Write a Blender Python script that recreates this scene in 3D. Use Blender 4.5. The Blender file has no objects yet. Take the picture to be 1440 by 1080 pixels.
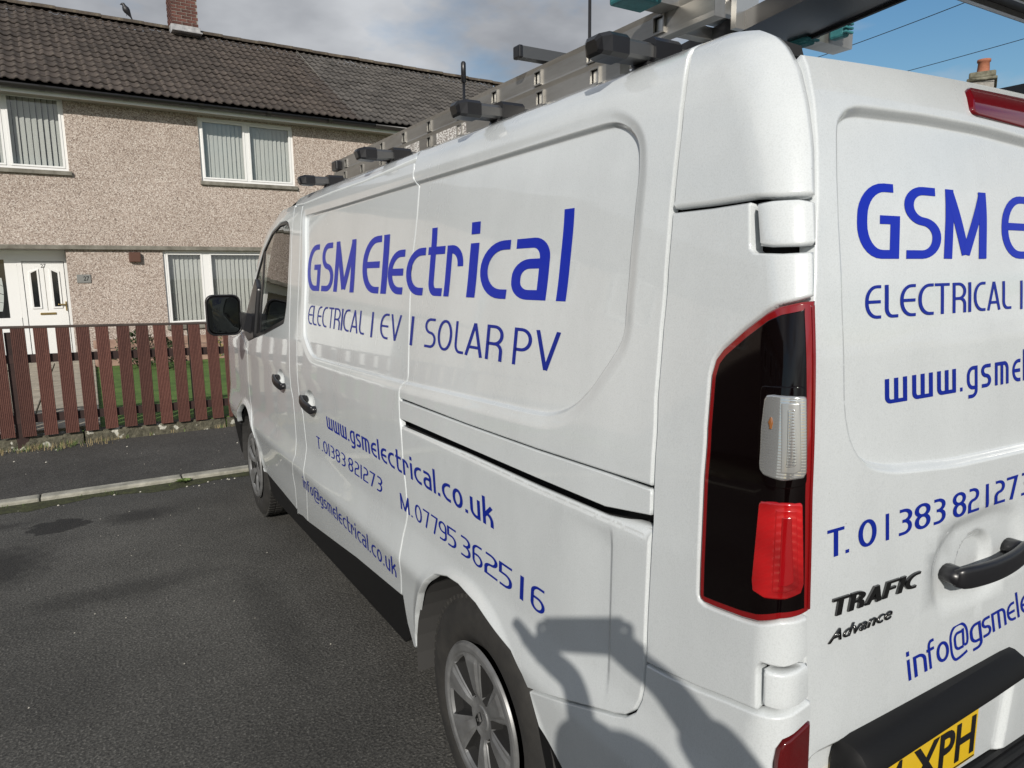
import bpy, bmesh, math, random
import numpy as np
from mathutils import Vector, Matrix, Euler
from mathutils.geometry import delaunay_2d_cdt
sc = bpy.context.scene
C = sc.collection
rnd = random.Random(7)

# ------------------------------------------------------------------ camera
cam_d = bpy.data.cameras.new('camera'); cam = bpy.data.objects.new('camera', cam_d); C.objects.link(cam)
yaw, pitch, roll = .5367, .1564, -.0106
fwd = Vector((math.sin(yaw)*math.cos(pitch), math.cos(yaw)*math.cos(pitch), -math.sin(pitch)))
rt = Vector((math.cos(yaw), -math.sin(yaw), 0)); up = rt.cross(fwd)
r2 = rt*math.cos(roll)+up*math.sin(roll); u2 = up*math.cos(roll)-rt*math.sin(roll)
M = Matrix((r2, u2, -fwd)).transposed().to_4x4(); M.translation = Vector((-1.752, -.609, 1.568))
cam.matrix_world = M
cam_d.sensor_width = 36; cam_d.lens = 36*988.4/1440; cam_d.clip_start = .02; cam_d.clip_end = 2000
sc.camera = cam

# ------------------------------------------------------------------ light
SUN = Vector((.5234, .7097, -.4716)).normalized()          # direction the light travels
az = math.atan2(-SUN.x, -SUN.y); el = math.asin(-SUN.z)
world = bpy.data.worlds.new('World'); sc.world = world; world.use_nodes = True
nt = world.node_tree; nt.nodes.clear()
def N(t, tree=None, **k):
    n = (tree or nt).nodes.new(t)
    for a, b in k.items(): setattr(n, a, b)
    return n
sky = N('ShaderNodeTexSky', sky_type='NISHITA', sun_disc=False, sun_elevation=el, sun_rotation=az % (2*math.pi))
sky.air_density = 1.3; sky.dust_density = .6; sky.ozone_density = 3.0
CLZ = 4.4
tc = N('ShaderNodeTexCoord'); sep = N('ShaderNodeSeparateXYZ')
nt.links.new(tc.outputs['Generated'], sep.inputs[0])
addz = N('ShaderNodeMath', operation='ADD'); addz.inputs[1].default_value = .22; nt.links.new(sep.outputs['Z'], addz.inputs[0])
mx = N('ShaderNodeMath', operation='MAXIMUM'); mx.inputs[1].default_value = .1; nt.links.new(addz.outputs[0], mx.inputs[0])
dx = N('ShaderNodeMath', operation='DIVIDE'); dy = N('ShaderNodeMath', operation='DIVIDE')
nt.links.new(sep.outputs['X'], dx.inputs[0]); nt.links.new(mx.outputs[0], dx.inputs[1])
nt.links.new(sep.outputs['Y'], dy.inputs[0]); nt.links.new(mx.outputs[0], dy.inputs[1])
cmb = N('ShaderNodeCombineXYZ'); nt.links.new(dx.outputs[0], cmb.inputs[0]); nt.links.new(dy.outputs[0], cmb.inputs[1]); cmb.inputs[2].default_value = CLZ
noi = N('ShaderNodeTexNoise'); noi.inputs['Scale'].default_value = 1.0; noi.inputs['Detail'].default_value = 7; noi.inputs['Roughness'].default_value = .56
nt.links.new(cmb.outputs[0], noi.inputs['Vector'])
ramp = N('ShaderNodeValToRGB'); ramp.color_ramp.elements[0].position = .38; ramp.color_ramp.elements[1].position = .55
nt.links.new(noi.outputs['Fac'], ramp.inputs[0])
noi2 = N('ShaderNodeTexNoise'); noi2.inputs['Scale'].default_value = 2.3; noi2.inputs['Detail'].default_value = 5
nt.links.new(cmb.outputs[0], noi2.inputs['Vector'])
crmp = N('ShaderNodeValToRGB'); crmp.color_ramp.elements[0].color = (3.1, 3.25, 3.55, 1); crmp.color_ramp.elements[1].color = (6.0, 6.2, 6.5, 1)
crmp.color_ramp.elements[0].position = .35; crmp.color_ramp.elements[1].position = .68
nt.links.new(noi2.outputs['Fac'], crmp.inputs[0])
mix = N('ShaderNodeMixRGB'); nt.links.new(ramp.outputs[0], mix.inputs[0]); hsv = N('ShaderNodeHueSaturation'); hsv.inputs['Saturation'].default_value = 1.25; hsv.inputs['Value'].default_value = .92; nt.links.new(sky.outputs[0], hsv.inputs['Color']); nt.links.new(hsv.outputs[0], mix.inputs[1]); nt.links.new(crmp.outputs[0], mix.inputs[2])
bg = N('ShaderNodeBackground'); bg.inputs[1].default_value = .10; nt.links.new(mix.outputs[0], bg.inputs[0])
wo = N('ShaderNodeOutputWorld'); nt.links.new(bg.outputs[0], wo.inputs[0])
sl = bpy.data.lights.new('sun', 'SUN'); sl.energy = 4.2; sl.angle = math.radians(.55); sl.color = (1, .945, .86)
so = bpy.data.objects.new('sun', sl); C.objects.link(so)
so.rotation_euler = (-SUN).to_track_quat('Z', 'Y').to_euler(); so.location = (-20, -25, 25)
sc.view_settings.view_transform = 'Standard'; sc.view_settings.look = 'None'
sc.view_settings.exposure = -.02; sc.view_settings.gamma = 1; sc.view_settings.use_curve_mapping = False
sc.render.resolution_x = 1024; sc.render.resolution_y = 768

# ------------------------------------------------------------------ helpers
def tag(o, label=None, cat=None, group=None, kind=None):
    if label: o['label'] = label
    if cat: o['category'] = cat
    if group: o['group'] = group
    if kind: o['kind'] = kind
    return o
def link(o, parent=None):
    C.objects.link(o)
    if parent: o.parent = parent
    return o
def empty(name, loc=(0, 0, 0), rz=0):
    o = bpy.data.objects.new(name, None); o.location = loc; o.rotation_euler = (0, 0, rz); o.empty_display_size = .2
    return link(o)
def copy_tree(o, parent=None):
    c = o.copy(); C.objects.link(c)
    if parent: c.parent = parent
    for ch in list(o.children): copy_tree(ch, c)
    return c
def mesh_obj(name, verts, faces, mats, parent=None, smooth=False, mi=None):
    me = bpy.data.meshes.new(name); me.from_pydata([tuple(map(float, v)) for v in verts], [], [tuple(f) for f in faces])
    for m in (mats if isinstance(mats, (list, tuple)) else [mats]): me.materials.append(m)
    if smooth: me.polygons.foreach_set('use_smooth', [True]*len(me.polygons))
    if mi is not None: me.polygons.foreach_set('material_index', mi)
    me.update()
    return link(bpy.data.objects.new(name, me), parent)
class MB:
    """collects simple solids into one mesh"""
    def __init__(s): s.v = []; s.f = []; s.m = []; s.sm = []
    def add(s, v, f, mi=0, sm=False):
        k = len(s.v); s.v += [tuple(map(float, p)) for p in v]; s.f += [tuple(k+i for i in q) for q in f]; s.m += [mi]*len(f); s.sm += [sm]*len(f); return s
    def box(s, x0, x1, y0, y1, z0, z1, mi=0, b=0.0, M=None):
        if b > 0:
            b = min(b, abs(x1-x0)*.45, abs(y1-y0)*.45, abs(z1-z0)*.45)
            bm = bmesh.new(); bmesh.ops.create_cube(bm, size=1)
            for q in bm.verts: q.co = Vector(((x0+x1)/2+q.co.x*(x1-x0), (y0+y1)/2+q.co.y*(y1-y0), (z0+z1)/2+q.co.z*(z1-z0)))
            bmesh.ops.bevel(bm, geom=list(bm.edges), offset=b, segments=2, affect='EDGES', profile=.5)
            bm.verts.index_update(); v = [q.co.copy() for q in bm.verts]; f = [[q.index for q in p.verts] for p in bm.faces]; bm.free()
            if M: v = [M @ q for q in v]
            return s.add(v, f, mi)
        v = [Vector(p) for p in ((x0, y0, z0), (x1, y0, z0), (x1, y1, z0), (x0, y1, z0), (x0, y0, z1), (x1, y0, z1), (x1, y1, z1), (x0, y1, z1))]
        if M: v = [M @ q for q in v]
        return s.add(v, [(0, 3, 2, 1), (4, 5, 6, 7), (0, 1, 5, 4), (1, 2, 6, 5), (2, 3, 7, 6), (3, 0, 4, 7)], mi)
    def tube(s, pts, r, n=10, mi=0, cap=True, sm=True):
        pts = [Vector(p) for p in pts]; rs = r if isinstance(r, (list, tuple)) else [r]*len(pts)
        v = []; f = []; prev = None
        for i, p in enumerate(pts):
            t = (pts[min(i+1, len(pts)-1)]-pts[max(i-1, 0)]).normalized()
            a = Vector((0, 0, 1)) if abs(t.z) < .9 else Vector((1, 0, 0))
            a = (a-t*a.dot(t)).normalized() if prev is None else (prev-t*prev.dot(t)).normalized()
            prev = a; bb = t.cross(a)
            for k in range(n):
                w = 2*math.pi*k/n; v.append(p+(a*math.cos(w)+bb*math.sin(w))*rs[i])
        for i in range(len(pts)-1):
            for k in range(n): f.append((i*n+k, i*n+(k+1) % n, (i+1)*n+(k+1) % n, (i+1)*n+k))
        if cap: f.append(tuple(range(n-1, -1, -1))); f.append(tuple((len(pts)-1)*n+k for k in range(n)))
        return s.add(v, f, mi, sm)
    def sweep(s, pts, sec, upv=(0, 0, 1), mi=0, sm=False, scale=None):
        """sec: closed list of (a,b) along side / up"""
        pts = [Vector(p) for p in pts]; v = []; f = []; n = len(sec); upv = Vector(upv)
        for i, p in enumerate(pts):
            t = (pts[min(i+1, len(pts)-1)]-pts[max(i-1, 0)]).normalized()
            sd = t.cross(upv).normalized(); u = sd.cross(t); k = scale[i] if scale else 1
            for a, b in sec: v.append(p+sd*a*k+u*b*k)
        for i in range(len(pts)-1):
            for k in range(n): f.append((i*n+k, i*n+(k+1) % n, (i+1)*n+(k+1) % n, (i+1)*n+k))
        f.append(tuple(range(n-1, -1, -1))); f.append(tuple((len(pts)-1)*n+k for k in range(n)))
        return s.add(v, f, mi, sm)
    def lathe(s, prof, axis='x', n=48, mi=0, origin=(0, 0, 0), sm=True):
        v = []; f = []; m = len(prof); o = Vector(origin)
        for k in range(n):
            w = 2*math.pi*k/n
            for a, r in prof:
                v.append(o+(Vector((a, r*math.cos(w), r*math.sin(w))) if axis == 'x' else Vector((r*math.cos(w), r*math.sin(w), a))))
        for k in range(n):
            for i in range(m-1): f.append((k*m+i, k*m+i+1, ((k+1) % n)*m+i+1, ((k+1) % n)*m+i))
        return s.add(v, f, mi, sm)
    def build(s, name, mats, parent=None, smooth=None):
        me = bpy.data.meshes.new(name); me.from_pydata(s.v, [], s.f)
        for m in (mats if isinstance(mats, (list, tuple)) else [mats]): me.materials.append(m)
        me.polygons.foreach_set('material_index', s.m)
        me.polygons.foreach_set('use_smooth', s.sm if smooth is None else [smooth]*len(s.f))
        bm = bmesh.new(); bm.from_mesh(me); bmesh.ops.recalc_face_normals(bm, faces=bm.faces); bm.to_mesh(me); bm.free()
        me.update(); return link(bpy.data.objects.new(name, me), parent)

# ------------------------------------------------------------------ materials
def mat(name, col=(.5, .5, .5), rough=.5, metal=0, coat=0, spec=None, build=None, **kw):
    m = bpy.data.materials.new(name); m.use_nodes = True; t = m.node_tree; b = t.nodes['Principled BSDF']
    b.inputs['Base Color'].default_value = (*col, 1); b.inputs['Roughness'].default_value = rough; b.inputs['Metallic'].default_value = metal
    b.inputs['Coat Weight'].default_value = coat; b.inputs['Coat Roughness'].default_value = .04
    if spec is not None: b.inputs['Specular IOR Level'].default_value = spec
    for k, v in kw.items(): b.inputs[k].default_value = v
    if build: build(t, b)
    return m
def tex(t, kind, scale, coords='Object', **kw):
    tcn = t.nodes.new('ShaderNodeTexCoord'); mp = t.nodes.new('ShaderNodeMapping'); t.links.new(tcn.outputs[coords], mp.inputs[0])
    n = t.nodes.new(kind); n.inputs['Scale'].default_value = scale; t.links.new(mp.outputs[0], n.inputs['Vector'])
    for k, v in kw.items():
        if k == 'stretch': mp.inputs['Scale'].default_value = v
        elif k == 'loc': mp.inputs['Location'].default_value = v
        elif k in n.inputs: n.inputs[k].default_value = v
        else: setattr(n, k, v)
    return n
def ramp_(t, src, stops):
    r = t.nodes.new('ShaderNodeValToRGB'); e = r.color_ramp.elements
    while len(e) < len(stops): e.new(.5)
    for i, (p, c) in enumerate(stops):
        e[i].position = p; e[i].color = (*c, 1) if not isinstance(c, (int, float)) else (c, c, c, 1)
    t.links.new(src, r.inputs[0]); return r
def bump(t, b, src, strength=.3, dist=.01, prev=None):
    n = t.nodes.new('ShaderNodeBump'); n.inputs['Strength'].default_value = strength; n.inputs['Distance'].default_value = dist
    t.links.new(src, n.inputs['Height'])
    if prev: t.links.new(prev.outputs[0], n.inputs['Normal'])
    t.links.new(n.outputs[0], b.inputs['Normal']); return n
def mixc(t, fac, a, b, mode='MIX'):
    n = t.nodes.new('ShaderNodeMixRGB'); n.blend_type = mode
    for i, x in enumerate((fac, a, b)):
        if isinstance(x, (int, float)): n.inputs[i].default_value = x
        elif isinstance(x, tuple): n.inputs[i].default_value = (*x, 1)
        else: t.links.new(x, n.inputs[i])
    return n
def noisy(c0, c1, scale, rough=.8, bs=0, bd=.01, bscale=None, **kw):
    def f(t, b):
        n = tex(t, 'ShaderNodeTexNoise', scale, Detail=8, Roughness=.6)
        r = ramp_(t, n.outputs['Fac'], [(.3, c0), (.7, c1)]); t.links.new(r.outputs[0], b.inputs['Base Color'])
        if bs:
            n2 = tex(t, 'ShaderNodeTexNoise', bscale or scale*4, Detail=6); bump(t, b, n2.outputs['Fac'], bs, bd)
    return f

def paint_b(t, b):
    # grime film: fine flecks and faint vertical wash marks
    n = tex(t, 'ShaderNodeTexNoise', 420, Detail=2); r = ramp_(t, n.outputs['Fac'], [(.32, (.565, .595, .605)), (.56, (.625, .655, .668))])
    n2 = tex(t, 'ShaderNodeTexNoise', 3.2, Detail=6, Roughness=.65, stretch=(1, 1, .45)); r2_ = ramp_(t, n2.outputs['Fac'], [(.35, .91), (.62, 1.0)])
    m = mixc(t, 1.0, r.outputs[0], r2_.outputs[0], 'MULTIPLY')
    sp = tex(t, 'ShaderNodeTexVoronoi', 22); r3 = ramp_(t, sp.outputs['Distance'], [(.022, (.30, .28, .25)), (.035, (1, 1, 1))])
    rn = tex(t, 'ShaderNodeTexNoise', 2.1, Detail=3); r4 = ramp_(t, rn.outputs['Fac'], [(.52, 0), (.60, .55)])
    m2 = mixc(t, r4.outputs[0], (1, 1, 1), r3.outputs[0]); m3 = mixc(t, 1.0, m.outputs[0], m2.outputs[0], 'MULTIPLY')
    t.links.new(m3.outputs[0], b.inputs['Base Color'])
    rr = ramp_(t, n2.outputs['Fac'], [(.3, .30), (.7, .20)]); t.links.new(rr.outputs[0], b.inputs['Roughness'])
    cr = ramp_(t, n2.outputs['Fac'], [(.3, .05), (.7, .015)]); t.links.new(cr.outputs[0], b.inputs['Coat Roughness'])
    g = tex(t, 'ShaderNodeTexNoise', 700, Detail=1); bump(t, b, g.outputs['Fac'], .03, .0006)
PAINT = mat('white_van_paint', rough=.3, coat=1.0, build=paint_b)
BLACKP = mat('black_textured_plastic', (.0075, .0075, .008), .52, spec=.22, build=lambda t, b: bump(t, b, tex(t, 'ShaderNodeTexNoise', 900, Detail=2).outputs['Fac'], .06, .0006))
BLACKS = mat('black_smooth_plastic', (.012, .012, .014), .32)
DARK = mat('dark_void', (.006, .006, .006), .9)
SEAM = mat('door_seal_rubber', (.01, .01, .011), .7)
RUBBER = mat('tyre_rubber', (.022, .021, .02), .75, build=noisy((.015, .0145, .014), (.032, .030, .027), 14, bs=.3, bd=.002, bscale=160))
COVER = mat('silver_wheel_cover', (.20, .205, .21), .42, .35, build=lambda t, b: t.links.new(ramp_(t, tex(t, 'ShaderNodeTexNoise', 20, Detail=6).outputs['Fac'], [(.3, (.13, .13, .13)), (.7, (.205, .208, .21))]).outputs[0], b.inputs['Base Color']))
VINYL = mat('blue_vinyl', (.006, .022, .36), .30, spec=.22)
VINYL2 = mat('dark_blue_vinyl', (.005, .018, .24), .32, spec=.22)
CHROME = mat('dark_chrome', (.10, .10, .10), .16, .95)
LBLACK = mat('smoked_lamp_lens', (.0025, .001, .001), .05, spec=.35)
LREDD = mat('deep_red_lens', (.20, .004, .005), .06, coat=1)
LRED = mat('red_lens', (.36, .004, .006), .10, coat=1, build=lambda t, b: (bump(t, b, tex(t, 'ShaderNodeTexWave', 48, bands_direction='DIAGONAL', Distortion=.0).outputs['Fac'], .45, .0012), t.links.new(ramp_(t, tex(t, 'ShaderNodeTexNoise', 11, Detail=1).outputs['Fac'], [(.30, (.13, .002, .003)), (.68, (.58, .010, .012))]).outputs[0], b.inputs['Base Color'])))
LCLR = mat('clear_lens', (.55, .55, .54), .10, .75, coat=1, build=lambda t, b: bump(t, b, tex(t, 'ShaderNodeTexWave', 75, bands_direction='Z', Distortion=1.5).outputs['Fac'], .12, .0006))
LCLR2 = mat('lamp_reflector', (.34, .34, .33), .22, .5, coat=1)
AMBER = mat('amber_bulb', (.22, .08, .02), .2, coat=1)
YPLATE = mat('yellow_plate', (.72, .47, .02), .35, coat=.6)
ALU = mat('weathered_aluminium', (.40, .39, .37), .42, .75, build=lambda t, b: (t.links.new(ramp_(t, tex(t, 'ShaderNodeTexNoise', 9, Detail=8, Roughness=.7, stretch=(1, .15, 1)).outputs['Fac'], [(.3, (.24, .23, .21)), (.7, (.45, .44, .42))]).outputs[0], b.inputs['Base Color'])))
ALUL = mat('bright_aluminium_edge', (.62, .61, .58), .32, .8)
TEAL = mat('teal_rubber_foot', (.02, .15, .165), .6, build=noisy((.012, .10, .115), (.04, .20, .21), 40, bs=.3, bd=.002))
STICK = mat('ladder_sticker', (.62, .60, .57), .55, build=lambda t, b: t.links.new(ramp_(t, tex(t, 'ShaderNodeTexNoise', 90, Detail=4, stretch=(1, 1, 3)).outputs['Fac'], [(.46, (.25, .22, .20)), (.54, (.68, .66, .63))]).outputs[0], b.inputs['Base Color']))
def glass(name, tint, tr):
    def f(t, b):
        t.nodes.remove(b); o = [n for n in t.nodes if n.type == 'OUTPUT_MATERIAL'][0]
        g = t.nodes.new('ShaderNodeBsdfGlossy'); g.inputs['Roughness'].default_value = .01
        T_ = t.nodes.new('ShaderNodeBsdfTransparent'); T_.inputs[0].default_value = (*tint, 1)
        fr0 = t.nodes.new('ShaderNodeLayerWeight'); fr0.inputs[0].default_value = .5; fr = t.nodes.new('ShaderNodeMath'); fr.operation = 'POWER'; fr.inputs[1].default_value = 4.0; t.links.new(fr0.outputs['Facing'], fr.inputs[0])
        mm = t.nodes.new('ShaderNodeMath'); mm.operation = 'ADD'; mm.inputs[1].default_value = tr+.04; t.links.new(fr.outputs[0], mm.inputs[0])
        mxs = t.nodes.new('ShaderNodeMixShader'); t.links.new(mm.outputs[0], mxs.inputs[0]); t.links.new(T_.outputs[0], mxs.inputs[1]); t.links.new(g.outputs[0], mxs.inputs[2])
        t.links.new(mxs.outputs[0], o.inputs[0])
    return mat(name, build=f)
GLASS = glass('house_glass', (.93, .94, .93), .05)
VGLASS = glass('tinted_van_glass', (.42, .47, .45), .03)
CABIN = mat('grey_cabin_fabric', (.05, .05, .055), .9)
UPVC = mat('white_upvc', (.80, .80, .79), .35)
BLIND = mat('pale_blind_fabric', (.58, .58, .57), .85)
BRASS = mat('brass', (.45, .33, .14), .35, .9)
# ---- body skin of the van: u runs along the flank from the rear corner to the front, v is the height ----
def _tab(rows, s=.010):
    zs = np.arange(-.1, 2.1, .0025); t = np.array(rows, float)
    w = np.interp(zs, t[:, 0], t[:, 1])
    k = np.exp(-.5*(np.arange(-12, 13)*.0025/s)**2); k /= k.sum()
    wp = np.concatenate([np.full(12, w[0]), w, np.full(12, w[-1]-(w[-2]-w[-1])*0)])
    return zs, np.convolve(wp, k, 'valid')
_W = _tab([(0,.88),(.2,.905),(.3,.915),(.45,.938),(.60,.957),(.652,.963),(.70,.9585),(.78,.9485),(.90,.9475),(1.10,.944),(1.25,.932),(1.45,.907),(1.60,.886),
           (1.75,.864),(1.80,.855),(1.85,.844),(1.90,.829),(1.93,.814),(1.95,.799),(1.965,.782),(1.975,.765),(1.985,.738),(1.995,.69),(2.1,.4)])
_Y = _tab([(0,.03),(.4,.0),(1.1,0),(1.3,.008),(1.45,.02),(1.55,.032),(1.667,.055),(1.75,.078),(1.82,.10),(1.88,.128),(1.93,.16),(1.96,.19),(1.985,.23),(2.1,.4)], .02)
_Rr = _tab([(0,.05),(1.3,.05),(1.5,.06),(1.7,.08),(1.85,.10),(2.1,.12)], .02)
def yrear(v): return np.interp(v, *_Y)
def zroof(y):
    return np.interp(y, [0,3.0,3.25,3.5,3.75,3.95,4.15,4.4,4.55,4.9,5.12,5.3], [1.985,1.985,1.975,1.95,1.895,1.80,1.63,1.36,1.27,1.16,1.0,.9])
AC = .08
def skin(u, v, off=0.0):
    u = np.asarray(u, float); v = np.asarray(v, float)
    y0 = np.interp(v, *_Y); r = np.interp(v, *_Rr)
    y = u + y0 + r
    zt = zroof(y)
    k = np.clip((v-1.15)/np.maximum(zt-1.15, .05), 0, 1); k = k*k*(3-2*k)
    W = np.interp(v+(1.985-zt)*k*(y > 3), *_W)
    f = np.clip((y-3.1)/2.1, 0, 1.2)
    W = W - .035*f**2 - .16*np.clip((y-4.75)/.5, 0, 1)**2
    W = W + off
    r_ = r + off; ye = y0 - off
    a = np.clip(-u/AC, 0, 1)*math.pi/2
    t = np.maximum(-u-AC, 0)
    x = np.where(u >= 0, -W, -(W-r_)-r_*np.cos(a)+t)
    yy = np.where(u >= 0, y, (ye+r_)-r_*np.sin(a))
    return np.stack([x, yy, v], -1)
def rear_skin(x, v, off=0.0):
    x = np.asarray(x, float); v = np.asarray(v, float)
    y = np.interp(v, *_Y) + .014 - .020*(1-(x/.86)**2) - off
    return np.stack([x, y, v], -1)
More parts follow.
